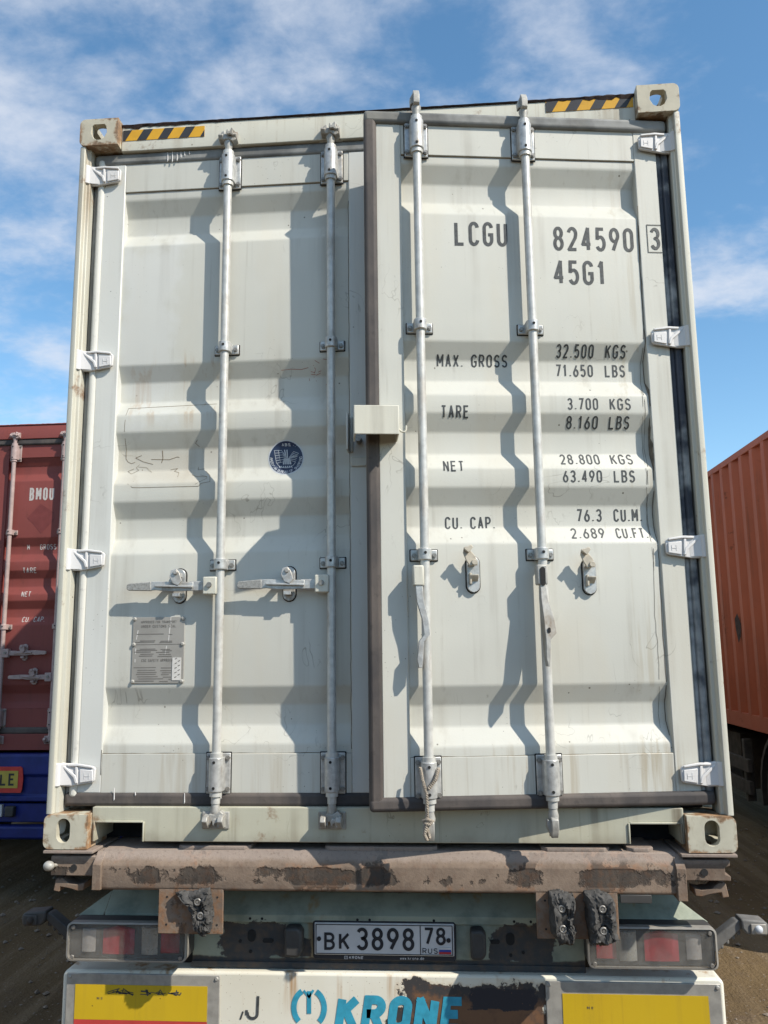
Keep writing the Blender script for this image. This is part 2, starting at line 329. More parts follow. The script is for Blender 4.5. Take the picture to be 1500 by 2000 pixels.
def ribbon(mb, pts, t, fn, step=.03):
    """flat stroke of width t along pts (x, z); fn maps (x, z) to a point on the surface"""
    for i in range(1, len(pts)-1):
        a, b = Vector(pts[i])-Vector(pts[i-1]), Vector(pts[i+1])-Vector(pts[i])
        if a.length > 1e-6 and b.length > 1e-6 and a.normalized().dot(b.normalized()) < -.25:      # too sharp to mitre
            e1 = a.normalized()*t*.32; e2 = b.normalized()*t*.32
            ribbon(mb, list(pts[:i])+[tuple(Vector(pts[i])+e1)], t, fn, step); f2 = lambda X, Z: tuple(Vector(fn(X, Z))-Vector((0, .00006, 0)))
            ribbon(mb, [tuple(Vector(pts[i])-e2)]+list(pts[i:]), t, f2, step); return
    q = [Vector(pts[0])]
    for p in pts[1:]:
        p = Vector(p); d = (p-q[-1]).length
        if d < 1e-6: continue
        k = max(1, int(d/step)); a = q[-1].copy()
        for i in range(1, k+1): q.append(a.lerp(p, i/k))
    n = len(q)
    if n < 2: return
    closed = (q[0]-q[-1]).length < 1e-5
    L_, R_ = [], []
    for i in range(n):
        d0 = (q[i]-q[i-1]) if i > 0 else ((q[0]-q[-2]) if closed else (q[1]-q[0]))
        d1 = (q[i+1]-q[i]) if i < n-1 else ((q[1]-q[0]) if closed else (q[-1]-q[-2]))
        d0.normalize(); d1.normalize(); tt = d0+d1
        if tt.length < 1e-4: tt = d1.copy()
        tt.normalize(); nn = Vector((-tt.y, tt.x)); c = max(.45, nn.dot(Vector((-d1.y, d1.x))))
        L_.append(q[i]+nn*(t/2/c)); R_.append(q[i]-nn*(t/2/c))
    mb.sheet([[fn(*p) for p in L_], [fn(*p) for p in R_]])
def text_strokes(mb, txt, x0, x1, z0, h, fn, bold=.105, slant=0.0, gap=.34, step=.03, flip=False):
    adv = [ADV.get(c, 1.0) for c in txt]; tot = sum(adv)+gap*(len(txt)-1)
    u = (x1-x0)/tot; t = bold*h; x = x0; lift = [0]
    for c, a in zip(txt, adv):
        for st in G.get(c, []):
            P = []
            for (px, pz) in st:
                zz = t/2+pz*(h-t); P.append((x+t/2+px*(u*a-t)*(1 if c not in '.,1I' else 1)+slant*zz, z0+zz))
            lift[0] += 1; e = lift[0] % 5*.00006
            ribbon(mb, P, t, lambda X, Z, e=e: tuple(Vector(fn(X, Z))-Vector((0, e, 0))), step*h*3)
        x += u*(a+gap)

# ------------------------------------------------------------------ shipping container
CREST, FRAME, RECESS = .062, .056, .096
def profile(cors):
    pts = [(2.594+cors['dz'], CREST)]
    for a, b, c, d in cors['rows']: pts += [(a, CREST), (b, RECESS), (c, RECESS), (d, CREST)]
    pts += [(.323, CREST)]
    return pts
def soften(pts, e=.007):
    out = [pts[0]]
    for i in range(1, len(pts)-1):
        p, a, b = Vector(pts[i]), Vector(pts[i-1]), Vector(pts[i+1])
        out += [tuple(p+(a-p).normalized()*e), tuple(p*.5+(p+(a-p).normalized()*e)*.25+(p+(b-p).normalized()*e)*.25), tuple(p+(b-p).normalized()*e)]
    return out+[pts[-1]]
def surf(prof):
    def y(z):
        if z >= prof[0][0] or z <= prof[-1][0]: return FRAME-.001
        for (z0, y0), (z1, y1) in zip(prof, prof[1:]):
            if z1 <= z <= z0: return y0+(y1-y0)*(z0-z)/max(1e-9, z0-z1)
        return CREST
    return y
CORS = {'dz': 0, 'rows': [(2.556, 2.489, 2.411, 2.352), (1.838, 1.772, 1.690, 1.630), (1.560, 1.492, 1.408, 1.350), (1.279, 1.213, 1.135, 1.072), (.567, .498, .424, .359)]}
CORS_RED = {'dz': -.285, 'rows': [(2.304, 2.240, 2.175, 2.115), (1.655, 1.588, 1.525, 1.465), (1.394, 1.330, 1.265, 1.205), (1.155, 1.090, 1.025, .965), (.505, .440, .375, .320)]}

SMALL = {}
def small(kind, door, p):                                 # hexagon bolts and dark grub screws, all sharing two meshes
    if kind not in SMALL:
        b = MB()
        if kind == 'bolt': b.tube([(0, .002, 0), (0, -.0075, 0)], .0092, 6); b.tube([(0, -.007, 0), (0, -.011, 0)], .005, 8)
        elif kind == 'rivet': b.tube([(0, .003, 0), (0, -.003, 0), (0, -.0055, 0)], [.0085, .0075, .004], 10)
        else: b.cyl((0, .001, 0), (0, -.002, 0), .0055, 8)
        keep = XF[0]; XF[0] = None; o = b.build(kind, {'bolt': 'bolt', 'pin': 'hole', 'rivet': 'zinc_dull'}[kind], door); XF[0] = keep; SMALL[kind] = o
    else:
        o = SMALL[kind].copy(); C.objects.link(o); o.parent = door
    o.location = XF[0](p) if XF[0] else p
    return o
def rod_set(door, s, x, top, rodmat, clampmat, mids, free=False, dark_edges=False):
    """locking bar with its two end bearings, two middle clamps and two cams"""
    yc = .020; r = .0165; zt, zb = top-.112, .256
    o = MB().cyl((x, yc, .155), (x, yc, top-.035), r, 18)
    for z in (zt-.068, zt+.068, zb-.068, zb+.068): o.cyl((x, yc, z-.008), (x, yc, z+.008), .0225, 18)
    bar = o.build('locking_bar', rodmat, door, smooth=40)
    for zc in (zt, zb):
        b = MB(); b.box(x-.045, x+.045, .048, FRAME, zc-.072, zc+.072)
        P = [(x+.027*math.cos(R(a)), yc+.027*math.sin(R(a))) for a in range(180, 361, 15)] + [(x+.027, .05), (x-.027, .05)]
        b.prism(P, 'z', zc-.060, zc+.060)
        br = b.build('bar_bearing', clampmat, door, bevel=.003)
        if dark_edges: b = MB(); b.box(x-.0485, x+.0485, .0535, FRAME+.002, zc-.076, zc+.076); b.build('bearing_dark_edge', 'hole', door, bevel=.003)  # dark sheet standing in for the shadow and dirt edge round the bearing
        for sx in (-1, 1):
            for sz in (-1, 1): small('bolt', door, (x+sx*.036, .048, zc+sz*.055))
        for sz in (-.045, .045): small('pin', door, (x-.002, yc-.0265, zc+sz))
    for zc in mids:
        b = MB(); b.box(x-.048, x+.048, .050, CREST, zc-.019, zc+.019)
        P = [(x+.024*math.cos(R(a)), yc+.024*math.sin(R(a))) for a in range(180, 361, 15)] + [(x+.024, .054), (x-.024, .054)]
        b.prism(P, 'z', zc-.021, zc+.021)
        b.build('bar_clamp', clampmat, door, bevel=.003)
        if dark_edges: b = MB(); b.box(x-.0515, x+.0515, .0585, CREST+.002, zc-.0225, zc+.0225); b.build('clamp_dark_edge', 'hole', door, bevel=.003)  # dark sheet drawing the shadow and dirt edge round the clamp plate
        for sx in (-1, 1): small('bolt', door, (x+sx*.036, .050, zc-.002))
        small('pin', door, (x, yc-.0235, zc+.004))
    # cams: a neck, then a hooked claw
    for zc, d in ((top+.012, 1), (.118, -1)):
        b = MB(); b.tube([(x, yc, zc-d*.065), (x, yc, zc-d*.03), (x, yc, zc-d*.012), (x, yc, zc)], [.0145, .0145, .019, .017], 14)
        if not free:
            P = [(-.030, -.006), (-.026, .020), (-.012, .027), (-.010, .010), (.006, .008), (.010, .030), (.020, .033), (.034, .018), (.026, .002), (.036, -.016), (.022, -.028), (.004, -.014), (-.016, -.018)]
            b.prism([(x+px, zc+d*(.012+pz*.95)) for px, pz in P], 'y', yc-.021, yc+.016)
            b.prism([(x+.012+px*.5, zc+d*(.020+pz*.6)) for px, pz in P], 'y', yc-.034, yc-.0215)
        else:
            P = [(-.028, -.004), (-.03, .03), (-.012, .062), (.004, .05), (.016, .062), (.02, .03), (.012, .014), (.026, -.008), (.012, -.016), (-.01, -.014)]
            b.prism([(yc+py, zc+d*pz*.95) for py, pz in P], 'x', x-.013, x+.012)
            b.prism([(x+px*.7-.004, zc+d*(pz*.8)) for px, pz in P[:7]], 'y', yc-.012, yc+.014)
        b.build('locking_cam', 'zinc_dull' if clampmat != 'redhw' else 'redhw', door, bevel=.003)
    return bar

def keeper(parent, x, z, d, m='zinc_dull', y=.052):
    b = MB(); b.box(x-.05, x+.05, y-.008, y+.002, z-.030, z+.030)
    for sx in (-1, 1):
        P = [(y-.06, z-d*.004), (y-.035, z+d*.022), (y, z+d*.024), (y, z-d*.024), (y-.05, z-d*.020)]
        b.prism(P, 'x', x+sx*.028-.010, x+sx*.028+.010)
    return b.build('cam_keeper', m, parent, bevel=.003)

def handle_closed(door, x, z, s, m1, m2, m3):
    """handle lying flat, its grip pointing along -s from the bar, with its catch"""
    b = MB(); hx = x-s*.034; b.box(hx-.026, hx+.026, -.002, .034, z-.036, z+.030); b.build('handle_hub', m3, door, bevel=.004)
    b = MB(); b.cyl((hx, -.002, z), (hx, -.010, z), .010, 8); b.build('hub_bolt', 'bolt', door)
    b = MB(); c = x-s*.166
    U = lambda t: x-s*t
    b.prism([(U(.055), z+.015), (U(.115), z+.015), (U(.115), z-.021), (U(.055), z-.021)], 'y', .012, .024)
    P = [(U(.10), z+.012), (U(.170), z+.014), (U(.245), z+.017), (U(.272), z+.016), (U(.27), z-.018), (U(.245), z-.016), (U(.20), z-.022), (U(.10), z-.021)]
    b.prism(P, 'y', .010, .020)
    b.prism([(U(.10), z-.002), (U(.245), z+.004), (U(.245), z-.004), (U(.10), z-.010)], 'y', -.002, .0095)
    b.build('handle_bar', m2, door, bevel=.002)
    g = MB(); g.prism([(U(.262), z+.017), (U(.350), z+.011), (U(.357), z+.004), (U(.357), z-.010), (U(.350), z-.016), (U(.262), z-.019)], 'y', .008, .022)
    g.build('handle_grip', 'grip' if m1 == 'zinc' else m1, door, bevel=.003)
    return catch(door, c, z+.002, m1, closed=True)
def catch(door, x, z, m, closed, tilt=0):
    b = MB(); b.prism(stadium(x, z, .046, .128), 'y', .047, CREST)
    plate = b.build('handle_catch', m, door, bevel=.002)
    if m == 'zinc': b = MB(); b.prism(stadium(x, z, .054, .136), 'y', .0585, CREST+.002); b.build('catch_dark_edge', 'hole', door, bevel=.002)  # dark rim painting in the shadow and dirt line round the catch
    c = MB()
    if closed:
        c.prism([(x-.022, z+.030), (x-.016, z+.055), (x+.004, z+.060), (x+.016, z+.045), (x+.026, z+.014), (x+.012, z-.004), (x-.008, z+.004)], 'y', -.004, .004)
        c.box(x-.012, x+.012, .0045, .052, z+.030, z+.046); c.box(x-.014, x+.014, .010, .052, z-.044, z-.030)
        c.cyl((x+.002, -.004, z+.046), (x+.002, -.011, z+.046), .009, 8); c.cyl((x+.004, .052, z-.048), (x+.004, .044, z-.048), .008, 8)
    else:
        # the flap swings up and out; below it a small keeper tongue
        P = [(x+.012, z+.030), (x+.004, z+.062), (x-.016, z+.085), (x-.022, z+.098), (x-.036, z+.094), (x-.040, z+.074), (x-.030, z+.048), (x-.018, z+.028)]
        c.prism(P, 'y', .014, .024)
        c.prism([(x-.040, z+.088), (x-.012, z+.102), (x-.006, z+.092), (x-.022, z+.072)], 'y', -.002, .0138)
        c.cyl((x, .052, z+.040), (x, .008, z+.040), .011, 12)
        c.prism([(.052, z-.016), (.052, z-.030), (.026, z-.012), (.022, z-.002), (.030, z-.004)], 'x', x-.014, x+.016)
        c.box(x-.016, x-.008, .030, .052, z-.036, z+.004)
    c.build('catch_flap', m if closed else 'flap', door, bevel=.002)
    h = MB()
    if not closed: h.box(x-.010, x+.014, .0505, .0535, z-.010, z+.018); h.build('catch_slot', 'hole', door)
    return plate
M['grip'] = plain('knurled_grip', (.36, .355, .33), .5, .2, .45, 130, .003)
M['flap'] = plain('cream_painted_flap', (.50, .45, .36), .5, 0, .3, 30)

def hinge(door, s, z, m):
    X = lambda u: s*u
    b = MB()
    # tapering strap with a raised rim and a forked rib
    P = [(1.214, z+.040), (1.185, z+.040), (1.150, z+.033), (1.120, z+.034), (1.062, z+.024), (1.054, z+.016), (1.056, z-.026), (1.064, z-.032), (1.150, z-.046), (1.214, z-.046)]
    b.prism([(X(u), q) for u, q in P], 'y', .034, .046)
    b.prism([(X(u), q) for u, q in [(1.160, z+.034), (1.120, z+.036), (1.062, z+.027), (1.062, z+.019), (1.118, z+.026), (1.158, z+.025)]], 'y', .026, .0338)
    b.prism([(X(u), q) for u, q in [(1.180, z+.026), (1.172, z+.030), (1.124, z-.008), (1.116, z-.034), (1.126, z-.036), (1.134, z-.014)]], 'y', .026, .0338)
    b.prism([(X(u), q) for u, q in [(1.130, z+.025), (1.120, z+.025), (1.116, z-.034), (1.127, z-.036)]], 'y', .028, .0336)
    b.prism([(X(u), q) for u, q in [(1.112, z+.016), (1.062, z+.012), (1.060, z-.026), (1.110, z-.034)]], 'y', .029, .0338)
    b.tube([(X(1.198), .030, z-.044), (X(1.198), .030, z+.038)], .0185, 14)
    b.prism([(X(u), q) for u, q in [(1.205, .012), (1.17, .028), (1.14, .034), (1.14, .046), (1.205, .046)]], 'z', z-.042, z+.036)
    o = b.build('hinge', m, door, bevel=.003); 
    g = MB(); q = X(1.083)
    g.box(q-.010, q+.010, .0278, .0292, z-.010, z-.008); g.box(q-.010, q-.008, .0278, .0292, z-.018, z+.002); g.box(q+.007, q+.009, .0278, .0292, z-.018, z+.002)
    g.build('casting_mark', 'hole' if False else m, door)
    return o

def door_leaf(root, s, H, mats, cors, name='door', label=None, ajar=False, pin=None):
    """one door leaf; s=+1 right, -1 left; all points in closed container coordinates"""
    d = bpy.data.objects.new(name, None)
    X = lambda u: s*u
    zt = H-.134
    u0, u1 = (.015, .112) if s > 0 else (.030, .103)
    prof = profile(cors); sp = soften(prof)
    b = MB()
    xs = [X(u1-.004+(1.044-u1)*i/14) for i in range(15)]
    b.sheet([[(x, y, z) for x in xs] for z, y in sp])
    d = b.build(name, mats['panel'], root, smooth=50)
    if label: d['label'] = label
    f = MB(); f.box(X(1.040), X(1.131), FRAME-.002, .12, .185, zt-.045); f.build('door_stile', mats['stile'], d, bevel=.004)
    f = MB(); f.box(X(u0), X(u1), FRAME-.002, .12, .185, zt-.045); f.build('door_stile', mats['stile'], d, bevel=.004)
    f = MB(); f.box(X(u1), X(1.040), FRAME, .12, cors['dz']+2.592, zt-.045); f.build('door_rail', mats['panel'], d, bevel=.002)
    f = MB(); f.box(X(u1), X(1.040), FRAME, .12, .185, .325); f.build('door_rail', mats['panel'], d, bevel=.002)
    # weld seams along the rails
    zs = cors['dz']+2.592
    for z in (zs, .325):
        f = MB(); k = 16; up = [(X(u1+(1.04-u1)*i/k), CREST-.001-.0022, z+.002+.0012*rnd.uniform(-1, 1)) for i in range(k+1)]; lo = [(p[0], CREST, z-.004+.001*rnd.uniform(-1, 1)) for p in up]
        f.sheet([up, lo]); f.build('weld_seam', mats['seam'], d)
    # rubber gaskets round the leaf
    g0 = -.031 if s > 0 else -.004; gy = .040 if s > 0 else .048
    if not ajar and s > 0: g0 = -.012
    e = .022
    f = MB(); f.box(X(g0), X(1.176), gy, .105, zt-.047, zt+.004); f.build('gasket', mats['gasket_top'], d, bevel=.014, seg=3)
    f = MB(); f.box(X(g0), X(1.176), gy, .105, .138+(.010 if ajar else 0), .188+(.008 if ajar else 0)); f.build('gasket', mats['gasket'], d, bevel=.014, seg=3)
    f = MB(); f.box(X(g0), X(u0+.002), gy+.001, .104, .150, zt-.008); f.build('gasket', mats['gasket'], d, bevel=.014, seg=3)
    f = MB()
    if s < 0 and mats.get('painted'):
        f.box(X(1.129), X(1.158), .044, .104, .17, zt-.02); f.build('gasket', mats['painted'], d, bevel=.012, seg=3)
        f = MB(); f.box(X(1.156), X(1.179), .062, .104, .17, zt-.02); f.build('gasket', mats['gasket_grey'], d, bevel=.008)
    else:
        f.box(X(1.129), X(1.152), .060, .104, .17, zt-.02); f.build('gasket', mats['gasket_side'], d, bevel=.008)
        f = MB(); f.box(X(1.150), X(1.178), .052, .104, .17, zt-.02); f.build('gasket', mats['gasket_side'], d, bevel=.010, seg=3)
    f = MB(); f.box(X(u0), X(1.13), .101, .108, .19, zt-.05); f.build('inner_lining', mats['panel'], d)
    for z in (2.664-(2.896-H)*1.0, 1.858-(2.896-H)*.7, 1.056-(2.896-H)*.3, .258): hinge(d, s, z, mats['hinge'])
    return d, surf(sp)

def casting(root, sx, z0, top, m, depth=.178, y0=-.005):
    x0, x1 = sx*1.057, sx*1.221
    rc = .024; P2 = [(x0, z0+.120), (x0, z0)]
    P2 += [(x1-sx*rc+sx*rc*math.sin(R(a)), z0+rc-rc*math.cos(R(a))) for a in range(0, 91, 15)] + [(x1-sx*rc+sx*rc*math.cos(R(a)), z0+.120-rc+rc*math.sin(R(a))) for a in range(0, 91, 15)]
    P = MB().prism(P2, 'y', y0, y0+depth)
    o = P.build('corner_casting', m, root, bevel=.008)
    xa, xb = min(x0, x1), max(x0, x1); cx = (xa+xb)/2 + sx*.0; cz = z0+.060
    cs = [MB().box(xa+.024, xb-.024, y0+.026, y0+depth-.02, z0+(.028 if not top else .020), z0+(.092 if top else .100))]
    if top:
        sh = [(cx-.030, cz+.026), (cx-.022, cz+.034), (cx+.022, cz+.034), (cx+.030, cz+.026), (cx+.034, cz-.004), (cx+.022, cz-.028), (cx+.008, cz-.036), (cx-.008, cz-.036), (cx-.022, cz-.028), (cx-.034, cz-.004)]
    else: sh = stadium(cx+sx*.004-.004, cz+.004, .050, .084)
    cs.append(MB().prism(sh, 'y', y0-.02, y0+.05))
    zz = (z0+.07, z0+.15) if top else (z0-.03, z0+.05)
    cs.append(MB().prism(stadium(cx, y0+.092, .064, .124), 'z', *zz))
    cs.append(MB().prism(stadium(y0+.092, cz, .078, .052), 'x', sx*1.16, sx*1.25))
    cut(o, cs)
    return o
def clip(poly, x0, x1):
    for sgn, lim in ((1, x0), (-1, x1)):
        out = []
        for i in range(len(poly)):
            a, b = poly[i], poly[(i+1) % len(poly)]; ia, ib = sgn*(a[0]-lim) >= 0, sgn*(b[0]-lim) >= 0
            if ia: out.append(a)
            if ia != ib:
                t = (lim-a[0])/(b[0]-a[0]); out.append((lim, a[1]+t*(b[1]-a[1])))
        poly = out
        if not poly: return []
    return poly
def wall_corrugated(x_out, s, y0, y1, z0, z1, pitch=.278, dep=.044):
    ys = []; y = y0
    while y < y1:
        for dy, q in ((0, 0), (.072, 0), (.140, dep), (.210, dep)): ys.append((y+dy, q))
        y += pitch
    ys = [p for p in ys if p[0] < y1]+[(y1, 0)]
    b = MB(); b.sheet([[(x_out-s*q, yy, z0) for yy, q in ys], [(x_out-s*q, yy, z1) for yy, q in ys]])
    return b
def container_body(root, H, L_, mats, pockets=True):
    for s in (-1, 1):
        b = MB(); b.prism([(s*u, v) for u, v in [(1.219, .004), (1.213, 0), (1.196, 0), (1.194, .022), (1.180, .026), (1.180, .12), (1.219, .12)]], 'z', .119, H-.119)
        b.build('corner_post', mats['post'], root, bevel=.003)
        for top in (0, 1):
            casting(root, s, 0 if not top else H-.120, top, mats['casting_top' if top else 'casting'])
        for y in (L_-.178,):
            b = MB(); b.box(s*1.057, s*1.221, y, y+.178, 0, .118); b.box(s*1.057, s*1.221, y, y+.178, H-.118, H); b.box(s*1.09, s*1.219, y+.02, y+.17, .118, H-.118)
            b.build('front_corner_post', mats['post'], root, bevel=.006)
        wall_corrugated(s*1.216, s, .125, L_-.1, .14, H-.07).build('side_wall', mats['side'], root, smooth=25)
        b = MB(); b.box(s*1.150, s*1.214, .174, L_-.18, .012, .150); b.build('bottom_side_rail', mats['side'], root, bevel=.004)
        b = MB(); b.box(s*1.158, s*1.219, .174, L_-.18, H-.075, H-.012); b.build('top_side_rail', mats['side'], root, bevel=.006)
    b = MB(); b.box(-1.157, 1.157, .125, L_-.1, H-.032, H-.022); b.build('roof', mats['side'], root)
    b = MB(); b.box(-1.09, 1.09, L_-.09, L_-.06, .12, H-.12); b.build('front_wall', mats['side'], root)
    b = MB(); b.box(-1.15, 1.15, .13, L_-.2, .125, .150); b.build('floor', 'rustedge', root)
    # header over the doors
    n = 40; top = H-.012
    b = MB(); b.prism([(.034, H-.131), (.034, top-.012), (.040, top), (.13, top), (.13, H-.131)], 'x', -1.0565, 1.0565)
    hd = b.build('header', mats['header'], root, bevel=.003)
    b = MB(); rows = [[], [], [], []]
    for i in range(n*3+1):
        x = -1.056+2.112*i/(n*3); near = max(0, abs(x)-.55)/.5
        a = -.004+.003*rnd.random()+near*.016*rnd.random(); h = .003+.003*rnd.random()+near*.005*rnd.random()
        rows[0].append((x, .031, top-.010-a)); rows[1].append((x, .027, top-.002)); rows[2].append((x, .036, top+h)); rows[3].append((x, .07, top+.002))
    b.sheet(rows); b.build('rusted_edge', mats['edge'], hd)
    # sill under the doors
    P = [(-1.0565, .020), (-1.048, .020), (-1.048, .082), (-1.038, .092), (-.870, .092), (-.860, .082), (-.860, .020), (.866, .020), (.866, .082), (.876, .092), (1.040, .092), (1.048, .082), (1.048, .020), (1.0565, .020), (1.0565, .140), (-1.0565, .140)]
    b = MB(); b.prism(P, 'y', .030, .10); sl_ = b.build('sill', mats['sill'], root, bevel=.003)
    for x0, x1 in ((-1.048, -.860), (.866, 1.048)):
        b = MB(); b.box(x0-.001, x0+.005, .024, .20, .021, .090); b.box(x1-.005, x1+.001, .024, .20, .021, .090); b.box(x0+.006, x1-.006, .024, .20, .0865, .0935)
        b.build('pocket_lining', mats['sill'], sl_, bevel=.002)
    b = MB(); b.box(-1.149, 1.149, .205, .215, .0, .124); b.box(-1.05, 1.05, .101, .204, .112, .124); b.build('cross_member', 'hole', root)
    return hd, sl_

def conform(ysurf, lift=.0008):
    return lambda x, z: (x, ysurf(z)-lift, z)

# ---- the white container
box_root = thing('shipping_container', 'pale grey-green high cube container filling the photo, its right door standing slightly ajar', 'shipping container', (0, 0, DECK), 'shipping containers on road trailers')
mw = dict(panel='white', stile='stile', seam='mark', gasket='gasket', gasket_top='gasket_grey', gasket_grey='gasket_grey', gasket_side='gasket_sprayed', painted='gasket_painted',
          hinge='hinge', post='white_frame', casting='casting', casting_top='casting_top', side='white', header='white_frame', sill='sill', edge='rustedge')
header, sill = container_body(box_root, 2.896, 12.19, mw)
def stripe(hd, x0, x1, z0, z1, y, start, period, wid, ragged=False):
    b = MB(); b.box(x0, x1, y-.0008, y+.001, z0, z1); st = b.build('hazard_stripe', 'yellow', hd)
    k = MB(); x = x0+start-period
    while x < x1:
        q = clip([(x, z0), (x+wid, z0), (x+wid+.028, z1), (x+.028, z1)], x0, x1)
        if len(q) > 2: k.prism(q, 'y', y-.0016, y-.0009)
        x += period
    k.build('hazard_stripe', 'black', hd, label='black bars of the hazard tape')
stripe(header, -1.050, -.702, 2.812, 2.860, .033, -.030, .090, .040)
stripe(header, .704, 1.050, 2.828, 2.876, .033, -.022, .098, .046)
# left door, closed
mwl = dict(mw); mwl['panel'] = 'white_left'
ld, ysl = door_leaf(box_root, -1, 2.896, mwl, CORS, label='closed left door')
for x in (-.595, -.171):
    rod_set(ld, -1, x, 2.762, 'rod', 'zinc', (1.883, 1.022), dark_edges=True); 
    keeper(header, x, 2.792, 1); keeper(sill, x, .096, -1, y=.032)
    handle_closed(ld, x, .944, 1, 'zinc', 'zinc', 'lockbox')
# right door, ajar: hung on its pins and twisted a little
PIN = (1.195, .030); AJAR, TWIST = .128, .008
def xf(p):
    u = p[0]-PIN[0]; v = p[1]-PIN[1]; return (u, v+TWIST*u*p[2], p[2])
XF[0] = xf
mr_ = dict(mw); mr_['painted'] = None; mr_['stile'] = 'white_right'; mr_['panel'] = 'white_right'
rd, ysr = door_leaf(box_root, 1, 2.896, mr_, CORS, label='right door standing ajar', ajar=True)
rd.location = (PIN[0], PIN[1], 0); rd.rotation_euler = (0, 0, AJAR)
for x in (.172, .594):
    rod_set(rd, 1, x, 2.762, 'rod', 'zinc', (1.883, 1.028), free=True, dark_edges=True)
catch(rd, .348, .958, 'zinc', False); catch(rd, .772, .948, 'zinc', False)
# handles hanging from the turned bars
def hang(x, hx, tw):
    b = MB(); b.box(hx-.020, hx+.018, -.016, .022, .914, .986); b.build('handle_hub', 'lockbox' if tw else 'zinc_dull', rd, bevel=.005)
    if not tw:
        c = MB(); c.prism(stadium(hx, .944, .018, .066), 'y', -.0195, -.0165); c.build('hub_slot', 'hole', rd)
    P = [(.000, .925), (.004, .86), (.020, .80), (.026, .745), (.006, .722), (.000, .66), (.001, .632)]
    wid = [.012, .012, .011, .010, .009, .010, .006] if tw else [.009, .012, .018, .020, .008, .007, .003]
    yy = [(-.012, .012)]*6 if tw else [(-.014, .014), (-.030, .014), (-.040, .014), (-.044, .010), (-.050, -.010), (-.052, -.014)]
    c = MB(); k = 1 if tw else .55
    Lp = [(hx+a*k-ww, z) for (a, z), ww in zip(P, wid)]; Rp = [(hx+a*k+ww, z) for (a, z), ww in zip(P, wid)]
    rings = []
    for i in range(len(P)):
        y0, y1 = yy[min(i, 5)]; y2, y3 = yy[max(0, i-1)]; ya, yb = (y0+y2)/2, (y1+y3)/2
        rings.append([(Lp[i][0], ya, Lp[i][1]), (Rp[i][0], ya, Rp[i][1]), (Rp[i][0], yb, Rp[i][1]), (Lp[i][0], yb, Lp[i][1])])
    n = len(P); c.add([p for r in rings for p in r], [(a*4+b, a*4+(b+1) % 4, a*4+4+(b+1) % 4, a*4+4+b) for a in range(n-1) for b in range(4)]+[(0, 1, 2, 3), (4*n-4, 4*n-3, 4*n-2, 4*n-1)])
    c.build('handle_bar', 'zinc' if tw else 'zinc_dull', rd, bevel=.0015)
    if not tw:
        c = MB(); c.prism(stadium(hx+.008, .755, .010, .018), 'y', -.0445, -.0425); c.build('handle_hole', 'hole', rd)
hang(.172, .146, True); hang(.594, .584, False)
# lock box
b = MB(); x0, x1, z0, z1, ya, yb = -.078, .082, 1.444, 1.550, -.062, .052
b.box(x0, x1, ya, ya+.006, z0, z1); b.box(x0, x1, ya+.006, yb, z1-.006, z1); b.box(x0, x0+.006, ya+.006, yb, z0, z1-.006); b.box(x1-.006, x1, ya+.006, yb, z0, z1-.006)
lb = b.build('lock_box', 'lockbox', rd, bevel=.005, seg=3)
b = MB(); b.tube([(x1-.004, -.02, 1.478), (.092, -.03, 1.462), (.104, -.03, 1.460), (.109, -.03, 1.470), (.109, -.03, 1.484)], .0035, 8); b.build('wire_hook', 'lockbox', rd, smooth=60)
# lettering on the right door
ink = []
TXT = [('LCGU', .315, .521, 2.224, .100), ('824590', .700, 1.019, 2.212, .100), ('45G1', .696, .901, 2.073, .100), ('MAX. GROSS', .239, .509, 1.750, .047),
       ('32.500', .695, .841, 1.787, .048), ('KGS', .886, .966, 1.787, .048), ('71.650', .695, .840, 1.716, .049), ('LBS', .886, .965, 1.716, .049), ('TARE', .247, .352, 1.543, .048),
       ('3.700', .724, .842, 1.576, .046), ('KGS', .886, .967, 1.576, .046), ('8.160', .721, .842, 1.508, .046), ('LBS', .884, .963, 1.508, .046), ('NET', .251, .328, 1.340, .044),
       ('28.800', .692, .842, 1.369, .044), ('KGS', .884, .968, 1.369, .044), ('63.490', .694, .842, 1.299, .046), ('LBS', .886, .966, 1.299, .046), ('CU. CAP.', .256, .442, 1.131, .046),
       ('76.3', .748, .843, 1.157, .048), ('CU.M.', .888, .996, 1.157, .048), ('2.689', .719, .845, 1.091, .042), ('CU.FT.', .888, 1.008, 1.091, .042)]
for t, a, b0, z, h in TXT:
    q = MB(); text_strokes(q, t, a, b0, z-.003, h, conform(ysr), .13 if h > .06 else .132); q.build('lettering', 'ink', rd)
q = MB(); flat = lambda x, z: (x, FRAME-.0036, z)
text_strokes(q, '3', 1.083, 1.122, 2.217, .092, flat, .125)
q.build('lettering', 'ink', rd); q = MB(); ribbon(q, [(1.072, 2.206), (1.132, 2.206), (1.132, 2.320), (1.072, 2.320), (1.072, 2.206)], .003, flat); q.build('digit_frame', 'ink', rd)
for k in range(3):
    q = MB(); x, z = (1.041, 1.036, 1.016)[k], (2.40, 1.9, 1.66)[k]; P = []
    while z > (.33, .95, .40)[k]:
        P.append((x, z)); z -= rnd.uniform(.02, .05); x = min(1.0425, x+rnd.uniform(-.004, .004)*(1 if k else .4))
    ribbon(q, P, (.0028, .0016, .0013)[k], (lambda X_, Z_: (X_, (FRAME if X_ > 1.0395 else ysr(Z_))-.0012, Z_))); q.build('paint_crack', 'crack', rd)
XF[0] = None
for x, z0, z1 in ((-1.041, .24, .34), (-.104, .34, 2.5)):
    q = MB(); P = []; z = z1
    while z > z0: P.append((x+rnd.uniform(-.001, .001), z)); z -= .03
    ribbon(q, P, .0022, lambda X_, Z_: (X_, FRAME-.0028, Z_)); q.build('paint_crack', 'crack', ld)

